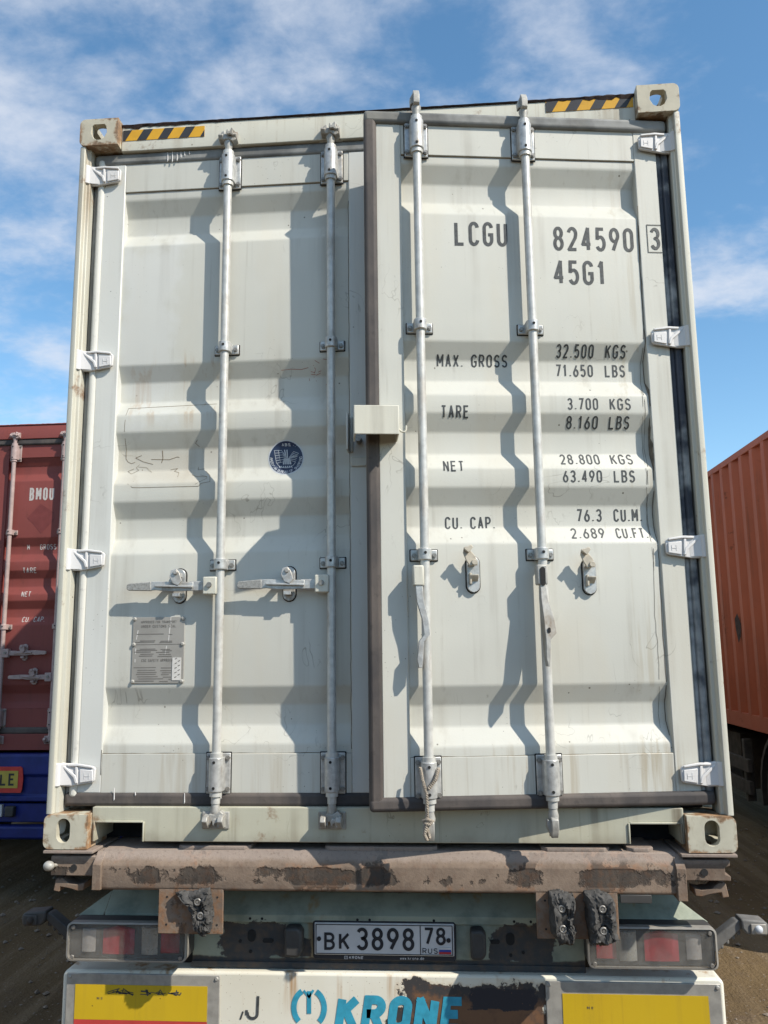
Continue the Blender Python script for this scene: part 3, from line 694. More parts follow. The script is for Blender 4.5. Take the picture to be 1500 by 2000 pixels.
# flange, bolt and step plate on the left door behind the lock box
b = MB(); b.box(-.110, -.102, -.012, FRAME, 1.445, 1.590); b.box(-.101, -.090, .040, FRAME, 1.450, 1.585); b.build('lock_flange', 'white', ld, bevel=.002)
b = MB(); b.box(-.098, -.032, .046, FRAME-.001, 1.392, 1.428); b.build('striker_plate', 'white', ld, bevel=.003)
b = MB(); b.tube([(-.066, .05, 1.492), (-.066, .0, 1.492)], .013, 6); b.build('lock_bolt', 'bolt', ld)
# data plate
b = MB(); b.box(-.940, -.739, CREST-.004, CREST-.0005, .581, .829); dp = b.build('data_plate', 'plate', ld, bevel=.001)
pf = lambda x, z: (x, CREST-.0046, z)
q = MB()
text_strokes(q, 'APPROVED FOR TRANSPORT', -.908, -.770, .806, .0095, pf, .13); text_strokes(q, 'UNDER CUSTOMS SEAL', -.908, -.772, .789, .0105, pf, .15)
text_strokes(q, 'CSC SAFETY APPROVAL', -.902, -.775, .661, .011, pf, .15)
for i, z in enumerate((.765, .740, .735, .709, .704, .698, .690, .683, .640, .630, .622, .615, .606, .598, .590)):
    x0 = -.935+.03*rnd.random(); x1 = x0+.05+.06*rnd.random()
    ribbon(q, [(x0, z), (x1, z)], .003, pf); ribbon(q, [(x1+.02, z-.002), (min(-.785, x1+.05+.03*rnd.random()), z-.002)], .003, pf)
ribbon(q, [(-.938, .726), (-.742, .726)], .002, pf); q.build('lettering', 'plate_ink', dp)
q = MB(); q.box(-.782, -.748, CREST-.0062, CREST-.0045, .592, .676)
st_ = q.build('plate_sticker', 'whitepaper', dp)
q = MB()
for i in range(9): ribbon(q, [(-.772+.012*(i % 2), .602+.0085*i), (-.764+.012*(i % 2), .606+.0085*i)], .003, lambda x, z: (x, CREST-.0068, z))
q.build('lettering', 'plate_ink', dp)
q = MB()
for x, z, l, dx in ((-.925, .745, .035, .006), (-.926, .69, .022, 0), (-.927, .66, .012, 0), (-.793, .80, .03, 0), (-.80, .735, .07, .006), (-.812, .685, .035, .006)): ribbon(q, [(x, z), (x+dx, z+l)], .0035, pf)
q.build('scratch', 'whitepaper', dp)
for x in (-.934, -.745):
    for z in (.588, .726, .822): small('rivet', dp, (x, CREST-.004, z))
# round class sticker
cx, cz, rr_ = -.361, 1.444, .071
def disc(cx, cz, r, fn, n=40, rings=8):
    b = MB(); v = [fn(cx, cz)]; f = []
    for k in range(1, rings+1): v += [fn(cx+r*k/rings*math.cos(2*math.pi*i/n), cz+r*k/rings*math.sin(2*math.pi*i/n)) for i in range(n)]
    for i in range(n): f.append((0, 1+i, 1+(i+1) % n))
    for k in range(rings-1):
        for i in range(n): a = 1+k*n; f.append((a+i, a+(i+1) % n, a+n+(i+1) % n, a+n+i))
    return b.add(v, f)
sk = disc(cx, cz, rr_, conform(ysl, .0006)).build('class_sticker', 'sticker_white', ld, smooth=60)
disc(cx, cz, rr_-.0045, conform(ysl, .0016)).build('sticker_field', 'navy', sk, smooth=60) if False else None
nf = disc(cx, cz, rr_-.0045, conform(ysl, .0010)).build('sticker_field', 'navy', ld, smooth=60)
cf = conform(ysl, .0014); q = MB()
def arc_text(q, txt, r, a0, a1, h, bold=.14, inward=False):
    n = len(txt)
    for i, ch in enumerate(txt):
        a = R(a0+(a1-a0)*(i+.5)/n)
        for st in G.get(ch, []):
            P = []
            for (px, pz) in st:
                xx = (px-.5)*h*.62; zz = (pz-.5)*h
                rad = r+zz if not inward else r-zz; ang = a-xx/r if not inward else a+xx/r
                P.append((cx+rad*math.cos(ang), cz+rad*math.sin(ang)))
            ribbon(q, P, h*bold, cf, .01)
text_strokes(q, 'ABS', cx-.017, cx+.018, cz+.0475, .011, cf, .2)
arc_text(q, 'AMERICAN BUREAU OF SHIPPING', .0585, 176, 364, .0102, .16, True)
wing = lambda pts, t=.0016: ribbon(q, [(cx+a*.0605, cz+b*.0605) for a, b in pts], t, cf, .006)
for i in range(6):     # spread wings: fans of feather lines
    wing([(-.78+.03*i, .52-.17*i), (-.30+.05*i, .52-.15*i), (.02, .10-.05*i)]); wing([(.84-.04*i, .28-.11*i), (.50, .42-.13*i), (.22, .06-.04*i)])
wing([(-.78, .54), (-.62, -.34)]); wing([(-.52, .55), (-.36, -.30)]); wing([(-.1, .55), (.02, .0)], .004); wing([(.06, .55), (.10, .0)], .004)
for i in range(5): wing([(-.10+.08*i, -.02), (-.16+.12*i, -.42)], .005)
wing([(.2, .0), (.55, .12), (.72, .10)], .005); wing(arc(0, -.1, .66, .56, 200, 340), .0016)
for i in range(7): wing([(-.45+.13*i, -.52), (-.36+.13*i, -.66)], .003)
q.build('sticker_emblem', 'sticker_white', ld)
# old decal outline, scratches and a scrawl on the left door
lc = conform(ysl, .0007); q = MB()
ribbon(q, [(-.64, 1.672), (-1.0, 1.664), (-1.005, 1.60), (-1.008, 1.46), (-1.0, 1.448), (-.985, 1.440), (-.97, 1.446)], .0018, lc)
ribbon(q, [(-.985, 1.352), (-.965, 1.336), (-.93, 1.335), (-.70, 1.334), (-.69, 1.345), (-.655, 1.352), (-.66, 1.38), (-.68, 1.40)], .0018, lc)
for k in range(8):
    x, z = rnd.uniform(-1.0, -.66), rnd.uniform(1.37, 1.50); P = [(x, z)]
    for j in range(rnd.randint(2, 5)): x += rnd.uniform(-.03, .05); z += rnd.uniform(-.022, .014); P.append((x, z))
    ribbon(q, P, rnd.uniform(.0010, .0022), lc)
ribbon(q, [(-.86, 1.49), (-.857, 1.46), (-.862, 1.44)], .003, lc); ribbon(q, [(-.905, 1.455), (-.83, 1.452), (-.80, 1.462), (-.79, 1.46)], .0022, lc)
q.build('decal_residue', 'mark', ld)
q = MB()
for k in range(14):
    x, z = -.235+rnd.gauss(0, .035), 1.785+rnd.gauss(0, .025); ribbon(q, [(x, z), (x+rnd.uniform(-.02, .02), z+rnd.uniform(-.012, .012))], .002, lc)
ribbon(q, [(-.38, 1.80), (-.34, 1.803), (-.30, 1.80), (-.27, 1.806)], .002, lc); q.build('scrawl', 'redmark', ld)

for x, z0, z1 in ((-.862, 2.716, 2.758), (-.842, 2.712, 2.760), (-.822, 2.716, 2.756), (-.806, 2.728, 2.758), (-.790, 2.735, 2.757), (-.770, 2.742, 2.758), (-.985, .160, .205), (-.905, .176, .190), (-.72, .150, .186), (-.585, .165, .190)):
    q = MB(); q.tube([(x, .0478, z0), (x+.002, .0466, z0+.004), (x+.001, .0470, z1)], [.0012, .0022, .0014], 6); q.build('paint_drip', 'hinge', ld)
# ---- rope tied round a locking bar of the right door
def door_pt(x, y, z):
    a = xf((x, y, z)); c, s_ = math.cos(AJAR), math.sin(AJAR); return Vector((PIN[0]+a[0]*c-a[1]*s_, PIN[1]+a[0]*s_+a[1]*c, a[2]+DECK))
rp = MB()
def strand(P, r=.0034, turns=18, off=.0032):
    P = [door_pt(*p) for p in P]; k = 70; S_ = []
    for i in range(k+1):
        t = i/k*(len(P)-1); j = min(int(t), len(P)-2); S_.append(P[j].lerp(P[j+1], t-j))
    for ph in (0, math.pi):
        rp.tube([p+Vector((math.cos(ph+turns*2*math.pi*i/k)*off, math.sin(ph+turns*2*math.pi*i/k)*off, 0)) for i, p in enumerate(S_)], r, 6)
strand([(.140, .0, .300), (.146, -.016, .262), (.158, -.016, .220), (.160, -.016, .160), (.158, -.014, .110), (.166, -.016, .075)])
strand([(.202, .0, .296), (.190, -.016, .262), (.164, -.018, .232)], .004, 6)
strand([(.146, -.010, .130), (.160, -.020, .136), (.176, -.012, .128), (.164, -.022, .118), (.150, -.012, .124)], .004, 6)
strand([(.158, -.018, .120), (.148, -.022, .088), (.156, -.018, .070)], .0035, 5)
o = rp.build('rope', 'rope', None, smooth=60); o['label'] = 'frayed brown rope tied round the locking bar at the foot of the open door'; o['category'] = 'rope'

# ------------------------------------------------------------------ trailer under the white container
def beam_mat():
    b = SB('rusty_beam_paint'); n = b.noise(5, 6, .65); n2 = b.noise(30, 5, .6); n3 = b.noise(4.2, 7, .68, (1, 1, .8), (3, 0, 1)); st = b.noise(40, 3, .6, (1, 1, .06))
    c = b.mix(b.step(n, .35, .68), (.225, .170, .128), (.145, .108, .082)); c = b.mix(b.mul(b.step(n2, .5, .75), .45), c, (.14, .085, .06))
    band = b.mul(b.step(b.z, DECK-.128, DECK-.100), b.step(b.z, DECK-.072, DECK-.046, 1, 0))
    pk = b.step(b.add(b.add(n3, b.mul(b.m('SUBTRACT', st, .5), .10)), b.mul(band, .10)), .57, .625)
    pk = b.mul(pk, b.step(band, .1, .5))
    dk = b.mix(b.step(st, .4, .7), (.075, .070, .062), (.15, .125, .10))
    c = b.mix(b.mul(pk, .85), c, dk); rh = b.mul(b.step(n3, .50, .56), b.step(n2, .45, .6)); c = b.mix(b.mul(rh, .35), c, (.27, .12, .05))
    edge = b.mul(b.step(b.add(n3, b.mul(band, .10)), .567, .575), b.step(b.add(n3, b.mul(band, .10)), .585, .58, 1, 0)); c = b.mix(b.mul(edge, .6), c, (.03, .022, .018))
    top = b.step(b.add(b.z, b.mul(b.m('SUBTRACT', n2, .5), .03)), DECK-.046, DECK-.026); c = b.mix(b.mul(top, .55), c, (.31, .262, .23))
    gr = b.noise(90, 5, .7, off=(1, 4, 2)); c = b.mix(b.mul(b.step(gr, .52, .72), .5), c, (.085, .06, .045)); lo = b.step(b.z, DECK-.150, DECK-.118, 1, 0); c = b.mix(b.mul(b.mul(lo, b.step(n2, .35, .6)), .5), c, (.21, .11, .055))
    cr = b.step(b.m('ABSOLUTE', b.m('SUBTRACT', b.add(n3, b.mul(n2, .06)), .60)), .001, .006, 1, 0); c = b.mix(b.mul(b.mul(cr, band), .8), c, (.03, .022, .018))
    b.bump(b.add(b.add(b.mul(n2, .4), b.mul(gr, .35)), b.mul(pk, -.6)), .8, .005); return b.done(c, .85, 0, .2)
M['beam'] = beam_mat()
def bumper_mat():
    b = SB('peeling_white_bumper'); n = b.noise(7, 7, .65); n2 = b.noise(22, 6, .65, off=(1, 2, 3)); st = b.noise(11, 4, .6, (1, 1, .07), (2, 0, 0)); f = b.noise(2, 4)
    Z = DECK
    c = b.mix(b.step(f, .35, .7), (.66, .64, .55), (.60, .565, .46))
    drip = b.mul(b.step(st, .545, .68), b.step(b.z, Z-.62, Z-.49)); c = b.mix(b.mul(drip, .85), c, (.34, .17, .045))
    wob = b.add(b.mul(b.m('SUBTRACT', n, .5), 1.5), b.mul(b.m('SUBTRACT', n2, .5), .9))
    p1 = b.box(.34, .26, Z-.575, .085, wob, .035); p2 = b.box(.30, .30, Z-.64, .07, b.mul(wob, .8), .035); pk = b.m('MAXIMUM', p1, p2)
    inner = b.box(.36, .22, Z-.605, .07, b.mul(wob, 1.3), .2)
    dark = b.mix(inner, (.042, .04, .04), (.15, .078, .042)); dark = b.mix(b.step(n2, .5, .7), dark, (.11, .06, .036)); halo = b.m('MAXIMUM', b.box(.34, .27, Z-.575, .092, wob, .14), b.box(.30, .31, Z-.64, .075, b.mul(wob, .8), .14)); c = b.mix(b.mul(halo, .4), c, (.42, .28, .14))
    topd = b.box(.42, .12, Z-.535, .035, wob, .06); dark = b.mix(topd, dark, (.022, .022, .028))
    c = b.mix(pk, c, dark)
    d, vc = b.voro(60); c = b.mix(b.mul(b.m('LESS_THAN', d, .1), .5), c, (.2, .12, .06))
    b.bump(b.add(b.mul(pk, -1.0), b.mul(n2, .2)), .6, .003); return b.done(c, .55, 0, .35)
M['bumper'] = bumper_mat()
def panel_mat():
    b = SB('peeling_light_panel'); n = b.noise(9, 6, .62); n2 = b.noise(26, 5, .6); st = b.noise(10, 4, .6, (1, 1, .1)); Z = DECK
    c = b.mix(b.step(n, .4, .7), (.30, .33, .26), (.19, .22, .175)); c = b.mix(b.mul(b.step(st, .58, .72), .7), c, (.30, .17, .05))
    wob = b.add(b.mul(b.m('SUBTRACT', n, .5), 1.3), b.mul(b.m('SUBTRACT', n2, .5), .5))
    p = b.m('MAXIMUM', b.box(-.48, .13, Z-.36, .065, wob, .04), b.box(.50, .11, Z-.36, .068, wob, .04))
    p = b.m('MAXIMUM', p, b.box(0.0, 1.4, Z-.440, .022, wob, .2)); p = b.m('MAXIMUM', p, b.box(-.31, .035, Z-.385, .03, wob, .1))
    c = b.mix(p, c, b.mix(b.step(n2, .4, .7), (.045, .048, .05), (.085, .065, .05))); b.bump(b.add(b.mul(p, -1.), b.mul(n2, .2)), .5, .002); return b.done(c, .6)
M['panel'] = panel_mat()
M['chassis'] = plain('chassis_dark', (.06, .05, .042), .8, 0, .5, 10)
M['rubber'] = plain('tyre_rubber', (.03, .029, .028), .85, 0, .4, 60, .003)
M['torn'] = plain('torn_buffer_rubber', (.075, .072, .068), .85, 0, .6, 45, .006)
M['lensclear'] = SB('clear_lamp_cover').done((.42, .40, .37), .3)
M['lensred'] = plain('red_lens', (.36, .03, .042), .35, 0, .45, 12)
M['lensamber'] = plain('pale_lens', (.33, .31, .285), .3, 0, .2, 60)
M['lenssilver'] = plain('silver_reflector', (.40, .40, .365), .3, .4, .2, 40)
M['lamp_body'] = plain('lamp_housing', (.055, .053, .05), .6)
M['plate_white'] = plain('number_plate_white', (.58, .575, .565), .45, 0, .15, 12)
M['plate_black'] = plain('number_plate_black', (.022, .024, .03), .5)
M['flag_blue'] = plain('flag_blue', (.03, .06, .32), .5); M['flag_red'] = plain('flag_red', (.42, .03, .035), .5)
M['aluminium'] = plain('board_aluminium', (.36, .345, .31), .5, .3, .3, 25)
M['reflex_yellow'] = paint('reflex_yellow', (.50, .335, .012), (.20, .14, .03), .5, .8, 0, .5, .1, .5)
M['reflex_red'] = plain('reflex_red', (.48, .05, .045), .5, 0, .2, 10)
M['teal'] = plain('cracked_blue_print', (.035, .30, .43), .55, 0, .3, 30)
M['rim'] = plain('wheel_rim', (.25, .24, .22), .5, .4, .4, 20)

tr = thing('semi_trailer', 'rusty container trailer with torn rubber buffers and peeling white bumper under the pale container', 'trailer', (0, .2, 0), 'container trailers')
TO = (0, -.2, DECK)                         # trailer parts are written in container coordinates
def tb(b, name, m, parent=None, **k): return b.build(name, m, parent or tr, off=TO, **k)
# materials above expect z measured from the ground: object space of the parts is trailer space
b = MB()
b.prism([(.040, -.006), (.032, -.008), (.006, -.046), (.001, -.053), (.0, -.058), (.0, -.130), (.006, -.138), (.30, -.138), (.30, -.006)], 'x', -1.010, 1.022)
bm_ = tb(b, 'bolster_beam', 'beam', bevel=.004, seg=2)
for x0, x1 in ((-.735, -.47), (-.20, .20), (.565, .80), (.86, .95)):
    b = MB(); b.prism([(x0, .3), (x0, .05), (x0+.02, .034), (x1-.02, .034), (x1, .05), (x1, .3)], 'z', -.0085, .006); tb(b, 'bearing_pad', 'beam', bm_, bevel=.002)
for s, x in ((-1, -1.010), (1, 1.022)):
    b = MB(); b.prism([(.03, -.012), (-.012, -.050), (-.012, -.136 - (.018 if s > 0 else 0)), (.26, -.146), (.26, -.012)], 'x', x-.012 if s > 0 else x-.020, x+.020 if s > 0 else x+.012); tb(b, 'end_gusset', 'beam', bm_, bevel=.002)
    b = MB(); xa, xb = sorted((s*1.030, s*1.215)); b.box(xa, xb, -.012, .24, -.013, -.003); tb(b, 'corner_seat', 'beam', bm_, bevel=.002)
    b = MB()
    P = [(s*1.03, -.026), (s*1.195, -.026), (s*1.195, -.046), (s*1.178, -.050), (s*1.178, -.072), (s*1.195, -.078), (s*1.195, -.094), (s*1.03, -.094)]
    b.prism(P, 'y', .012, .20); o = tb(b, 'twistlock_housing', 'beam', bm_, bevel=.003)
    b = MB(); b.cyl((s*1.108, .013, -.066), (s*1.108, .008, -.066), .012, 12); tb(b, 'housing_hole', 'hole', bm_)
    b = MB(); P = [(1.075, -.122), (1.10, -.128), (1.135, -.124), (1.16, -.104), (1.182, -.106), (1.19, -.150), (1.168, -.154), (1.165, -.136), (1.13, -.142), (1.10, -.150), (1.078, -.148)]
    b.prism([(s*u, z) for u, z in P], 'y', .03, .10); tb(b, 'twistlock_handle', 'beam', bm_, bevel=.003)
b = MB(); b.tube([(-1.17, .02, -.058), (-1.200, .0, -.058)], .008, 8)
n = 8
for i in range(n): pass
b.tube([(-1.196-.020*math.cos(math.pi*i/n), .0, -.058) for i in range(n+1)], [max(.002, .018*math.sin(math.pi*i/n)) for i in range(n+1)], 12); tb(b, 'twistlock_knob', 'zinc_dull', bm_, smooth=60)
# hanger plates with torn buffers
sx_ = lambda x: .262+(x-.262)*1.02
sz_ = lambda z: .696+(z-.696)*1.02
for x0, x1 in ((-.768, -.540), (.530, .800)):
    b = MB(); b.box(sx_(x0), sx_(x1), .002, .014, sz_(-.262), -.132); o = tb(b, 'hanger_plate', 'beam', bevel=.002)
    for hx in (x0+.03, x1-.02):
        for hz in (-.142, -.232): c = MB(); c.cyl((sx_(hx), .003, sz_(hz)), (sx_(hx), .001, sz_(hz)), .0038, 8); c.build('plate_hole', 'hole', o, off=TO)
b = MB(); b.box(.82, .925, .002, .008, -.165, -.138); tb(b, 'bracket_tab', 'lamp_body', bm_, bevel=.002)
def buffer(outline, y0, y1, holes, seed):
    outline = [(sx_(a), sz_(c)) for a, c in outline]; holes = [(sx_(a), sz_(c)) for a, c in holes]; y0 += .048; y1 += .055
    rr = random.Random(seed); bm = bmesh.new()
    n = len(outline); cx_ = sum(p[0] for p in outline)/n; cz_ = sum(p[1] for p in outline)/n
    rings = []
    for k, (sc, y) in enumerate(((1.0, y0), (1.06, y0-.3*(y0-y1)), (1.0, y0-.75*(y0-y1)), (.86, y1), (.55, y1-.004), (.25, y1+.008))):
        rings.append([bm.verts.new((cx_+(p[0]-cx_)*sc+rr.uniform(-.005, .005), y+rr.uniform(-.008, .006)*(k > 0), cz_+(p[1]-cz_)*sc+rr.uniform(-.005, .005))) for p in outline])
    for a, c in zip(rings, rings[1:]):
        for i in range(n): bm.faces.new((a[i], a[(i+1) % n], c[(i+1) % n], c[i]))
    bm.faces.new(rings[-1])
    bmesh.ops.subdivide_edges(bm, edges=bm.edges[:], cuts=2, use_grid_fill=True)
    for v in bm.verts: v.co += Vector((rr.uniform(-1, 1), rr.uniform(-1, 1), rr.uniform(-1, 1)))*.0028
    for v in bm.verts:
        for hx, hz in holes:
            d = math.hypot(v.co.x-hx, v.co.z-hz)
            if d < .020 and v.co.y < y0-.01: v.co.y += .018*(1-d/.020)
    m = MB(); bm.verts.index_update(); m.add([v.co[:] for v in bm.verts], [tuple(q.index for q in f.verts) for f in bm.faces]); bm.free()
    o = tb(m, 'rubber_buffer', 'torn', smooth=35)
    for hx, hz in holes:
        c = MB(); P = [(hx+.010*math.cos(2*math.pi*i/12), y1+.004, hz+.010*math.sin(2*math.pi*i/12)) for i in range(13)]; c.tube(P, .004, 8)
        c.build('bolt_socket', 'bolt', o, off=TO, smooth=50)
        c = MB(); c.cyl((hx, y1+.022, hz), (hx, y1+.000, hz), .005, 8); c.build('buffer_bolt', 'bolt', o, off=TO, smooth=50)
def dense(P, k=5): return [(a[0]+(b[0]-a[0])*i/k, a[1]+(b[1]-a[1])*i/k) for a, b in zip(P, P[1:]+P[:1]) for i in range(k)]
buffer(dense([(-.700, -.125), (-.640, -.122), (-.585, -.115), (-.578, -.150), (-.574, -.200), (-.580, -.250), (-.606, -.262), (-.628, -.240), (-.640, -.200), (-.655, -.160)], 3), -.046, -.085, [(-.622, -.150), (-.610, -.195)], 3)
buffer(dense([(.572, -.112), (.620, -.108), (.655, -.120), (.650, -.160), (.636, -.190), (.652, -.225), (.642, -.262), (.600, -.262), (.576, -.230)], 3), -.046, -.120, [(.608, -.150), (.608, -.212)], 5)
buffer(dense([(.690, -.108), (.740, -.104), (.776, -.120), (.784, -.180), (.786, -.250), (.745, -.262), (.700, -.262), (.694, -.190)], 3), -.046, -.125, [(.738, -.148), (.738, -.215)], 8)
# light bar: sloping channel, panel and its fittings
b = MB(); y0 = .185
b.prism([(y0+.13, -.195), (y0+.06, -.205), (y0, -.262), (y0-.006, -.268), (y0-.006, -.294), (y0+.01, -.294), (y0+.13, -.21)], 'x', -1.055, 1.060)
b.prism([(-1.056, .248), (-1.056, .19), (-1.14, .180), (-1.135, .20)], 'z', -.294, -.274); b.prism([(1.061, .248), (1.061, .19), (1.15, .180), (1.145, .20)], 'z', -.290, -.270)
for s in (-1, 1):
    v = [(s*1.056, y0+.06, -.206), (s*1.056, y0, -.262), (s*1.060, y0-.006, -.270), (s*1.15, y0-.005, -.272), (s*1.125, y0+.01, -.255), (s*1.056, y0-.006, -.293), (s*1.15, y0-.005, -.293)]
    b.add(v, [(0, 1, 4), (1, 2, 3, 4), (2, 5, 6, 3), (0, 4, 3)])
ch = tb(b, 'lamp_channel', 'panel', bevel=.002)
c = MB()
for x in (-.50, -.455, -.10, -.055, .18, .47, .53): c.cyl((x, y0-.0065, -.281), (x, y0-.0075, -.281), .005, 8)
c.build('channel_holes', 'hole', ch, off=TO)
b = MB(); b.box(-.72, .72, .196, .215, -.455, -.296); b.box(-.72, .72, .188, .1955, -.455, -.432); pn = tb(b, 'light_panel', 'panel', bevel=.003)
c = MB()
for x, w2, z, h in ((-.497, .030, -.345, .042), (-.435, .040, -.362, .014), (.455, .030, -.345, .042), (.40, .034, -.355, .014)): c.prism(stadium(x, z, w2, h), 'y', .1925, .1955)
for x, z in ((-.50, -.40), (-.54, -.365), (.455, -.40), (.50, -.39)): c.cyl((x, .1925, z), (x, .1955, z), .006, 8)
c.build('panel_holes', 'hole', pn, off=TO)
for cx_, w2 in ((-.331, .066), (.338, .056)):
    b = MB(); P = [(cx_-w2/2, -.300), (cx_+w2/2-.012, -.298), (cx_+w2/2, -.318), (cx_+w2/2, -.385), (cx_+w2/2-.014, -.402), (cx_-w2/2, -.400)]
    b.prism(P, 'y', .135, .195); tb(b, 'plate_lamp', 'lamp_body', pn, bevel=.012, seg=3)
# number plate
b = MB(); b.prism(stadium(-.004, -.350, .530, .136)[:0] or [(-.266, -.290), (-.258, -.284), (.252, -.284), (.260, -.292), (.258, -.412), (.250, -.420), (-.256, -.418), (-.264, -.410)], 'y', .178, .190)
npl = tb(b, 'number_plate', 'plate_black', bevel=.003)
b = MB(); b.box(-.258, .252, .172, .1778, -.400, -.290); b.build('plate_face', 'plate_white', npl, bevel=.004, off=TO)
ql = MB(); pf2 = lambda x, z: (x, .1704, z)
ribbon(ql, [(-.252, -.296), (.246, -.296), (.246, -.395), (-.252, -.395), (-.252, -.296)], .003, pf2); ribbon(ql, [(.130, -.296), (.130, -.395)], .003, pf2)
text_strokes(ql, 'BK', -.222, -.128, -.383, .060, pf2, .16, gap=.36); text_strokes(ql, '3898', -.104, .108, -.383, .078, pf2, .15, gap=.3)
text_strokes(ql, '78', .142, .222, -.362, .060, pf2, .16, gap=.25); text_strokes(ql, 'RUS', .137, .192, -.391, .019, pf2, .15, gap=.35)
for x in (-.241, .232): ql.cyl((x, .1712, -.345), (x, .169, -.345), .008, 12)
ql.build('lettering', 'plate_black', npl, off=TO)
for m_, z0_, z1_ in (('plate_white', -.3765, -.369), ('flag_blue', -.384, -.3768), ('flag_red', -.3915, -.3843)):
    b = MB(); b.box(.197, .240, .1695, .1712, z0_, z1_); b.build('flag_stripe', m_, npl, off=TO)
ql = MB(); pf3 = lambda x, z: (x, .1772, z)
text_strokes(ql, 'KRONE', -.132, -.080, -.4145, .0095, pf3, .2, .15); text_strokes(ql, 'www.krone.de', .055, .142, -.4145, .0105, pf3, .12)
ribbon(ql, [(-.148, -.4145), (-.137, -.4145), (-.137, -.4055), (-.148, -.4055), (-.148, -.4145)], .0015, pf3); ribbon(ql, [(-.1425, -.412), (-.1425, -.407)], .002, pf3)
ql.build('lettering', 'plate_white', npl, off=TO)
# tail lamps
def lamp(xa, xb, za, zb, s):
    y = .120; b = MB(); P = stadium((xa+xb)/2, (za+zb)/2, xb-xa, zb-za)
    def rrect(x0, x1, z0, z1, r, n=4):
        out = []
        for k, (ccx, ccz) in enumerate(((x1-r, z1-r), (x0+r, z1-r), (x0+r, z0+r), (x1-r, z0+r))):
            out += [(ccx+r*math.cos(math.pi/2*(k+i/n)), ccz+r*math.sin(math.pi/2*(k+i/n))) for i in range(n+1)]
        return out
    b.prism(rrect(xa, xb, za, zb, .02), 'y', y, y+.075); root = tb(b, 'tail_lamp', 'lamp_body', bevel=.006)
    W_ = xb-xa; H_ = zb-za
    c = MB()                                             # inner chambers behind the clear cover
    X = (lambda t: xa+W_*t) if s < 0 else (lambda t: xb-W_*t)
    for m_, t0, t1, h0, h1, sl in (('lensamber', .11, .225, .17, .78, 0), ('lensred', .285, .55, .12, .88, .10), ('lenssilver', .61, .745, .12, .86, 0), ('lensred', .77, .925, .17, .76, .03)):
        c = MB(); a, b2 = X(t0), X(t1); k = 9; ez = lambda u: za+H_*(h0+(h1-h0)*u)
        rows = []
        for i in range(k+1):
            u = i/k; yy = y-.003-(.010 if m_ == 'lenssilver' else .006)*math.sin(math.pi*u); dz = sl*H_*abs(u-.5)*2
            rows.append([(a+(b2-a)*u, y-.0006, ez(1)-dz), (a+(b2-a)*u, yy, ez(1)-dz-.004), (a+(b2-a)*u, yy, ez(0)+.004), (a+(b2-a)*u, y-.0006, ez(0))])
        c.sheet(rows); c.build('lamp_reflector', m_, root, off=TO, smooth=40)
    c = MB(); c.prism(rrect(xa+.004, xb-.004, za+.004, zb-.004, .018), 'y', y-.024, y-.020); c.build('lamp_cover', M['cover'], root, off=TO, bevel=.003)
    for q1, q2 in ((.05, .1), (.95, .1), (.95, .86), (.05, .86)): 
        xx, zz = xa+W_*q1, za+H_*q2; c = MB(); c.tube([(xx, y-.0242, zz), (xx, y-.0275, zz)], [.008, .006], 10); c.build('lamp_screw', 'bolt', root, off=TO, smooth=50)
    c = MB(); 
    P = rrect(xa, xb, za, zb, .02); Q = rrect(xa+.006, xb-.006, za+.006, zb-.006, .016)
    c.sheet([[(p[0], y-.026, p[1]) for p in P+P[:1]], [(p[0], y-.028, p[1]) for p in Q+Q[:1]]]); c.sheet([[(p[0], y-.026, p[1]) for p in P+P[:1]], [(p[0], y+.001, p[1]) for p in P+P[:1]]])
    c.build('lamp_rim', 'lamp_edge', root, off=TO)
def cover_mat():
    b = SB('scuffed_lamp_cover'); n = b.noise(9, 5, .6); nt = b.nt
    t = nt.nodes.new('ShaderNodeBsdfTransparent'); mx = nt.nodes.new('ShaderNodeMixShader'); out = nt.nodes['Material Output']
    b.done((.30, .285, .255), .34); f = b.step(n, .3, .75, .08, .27)
    nt.links.new(f, mx.inputs[0]); nt.links.new(t.outputs[0], mx.inputs[1]); nt.links.new(b.p.outputs[0], mx.inputs[2]); nt.links.new(mx.outputs[0], out.inputs['Surface'])
    return b.mat
M['cover'] = cover_mat(); M['lamp_edge'] = plain('lamp_cover_edge', (.30, .28, .245), .4, 0, .2, 30)
lamp(-1.160, -.712, -.408, -.275, -1); lamp(.716, 1.157, -.405, -.268, 1)
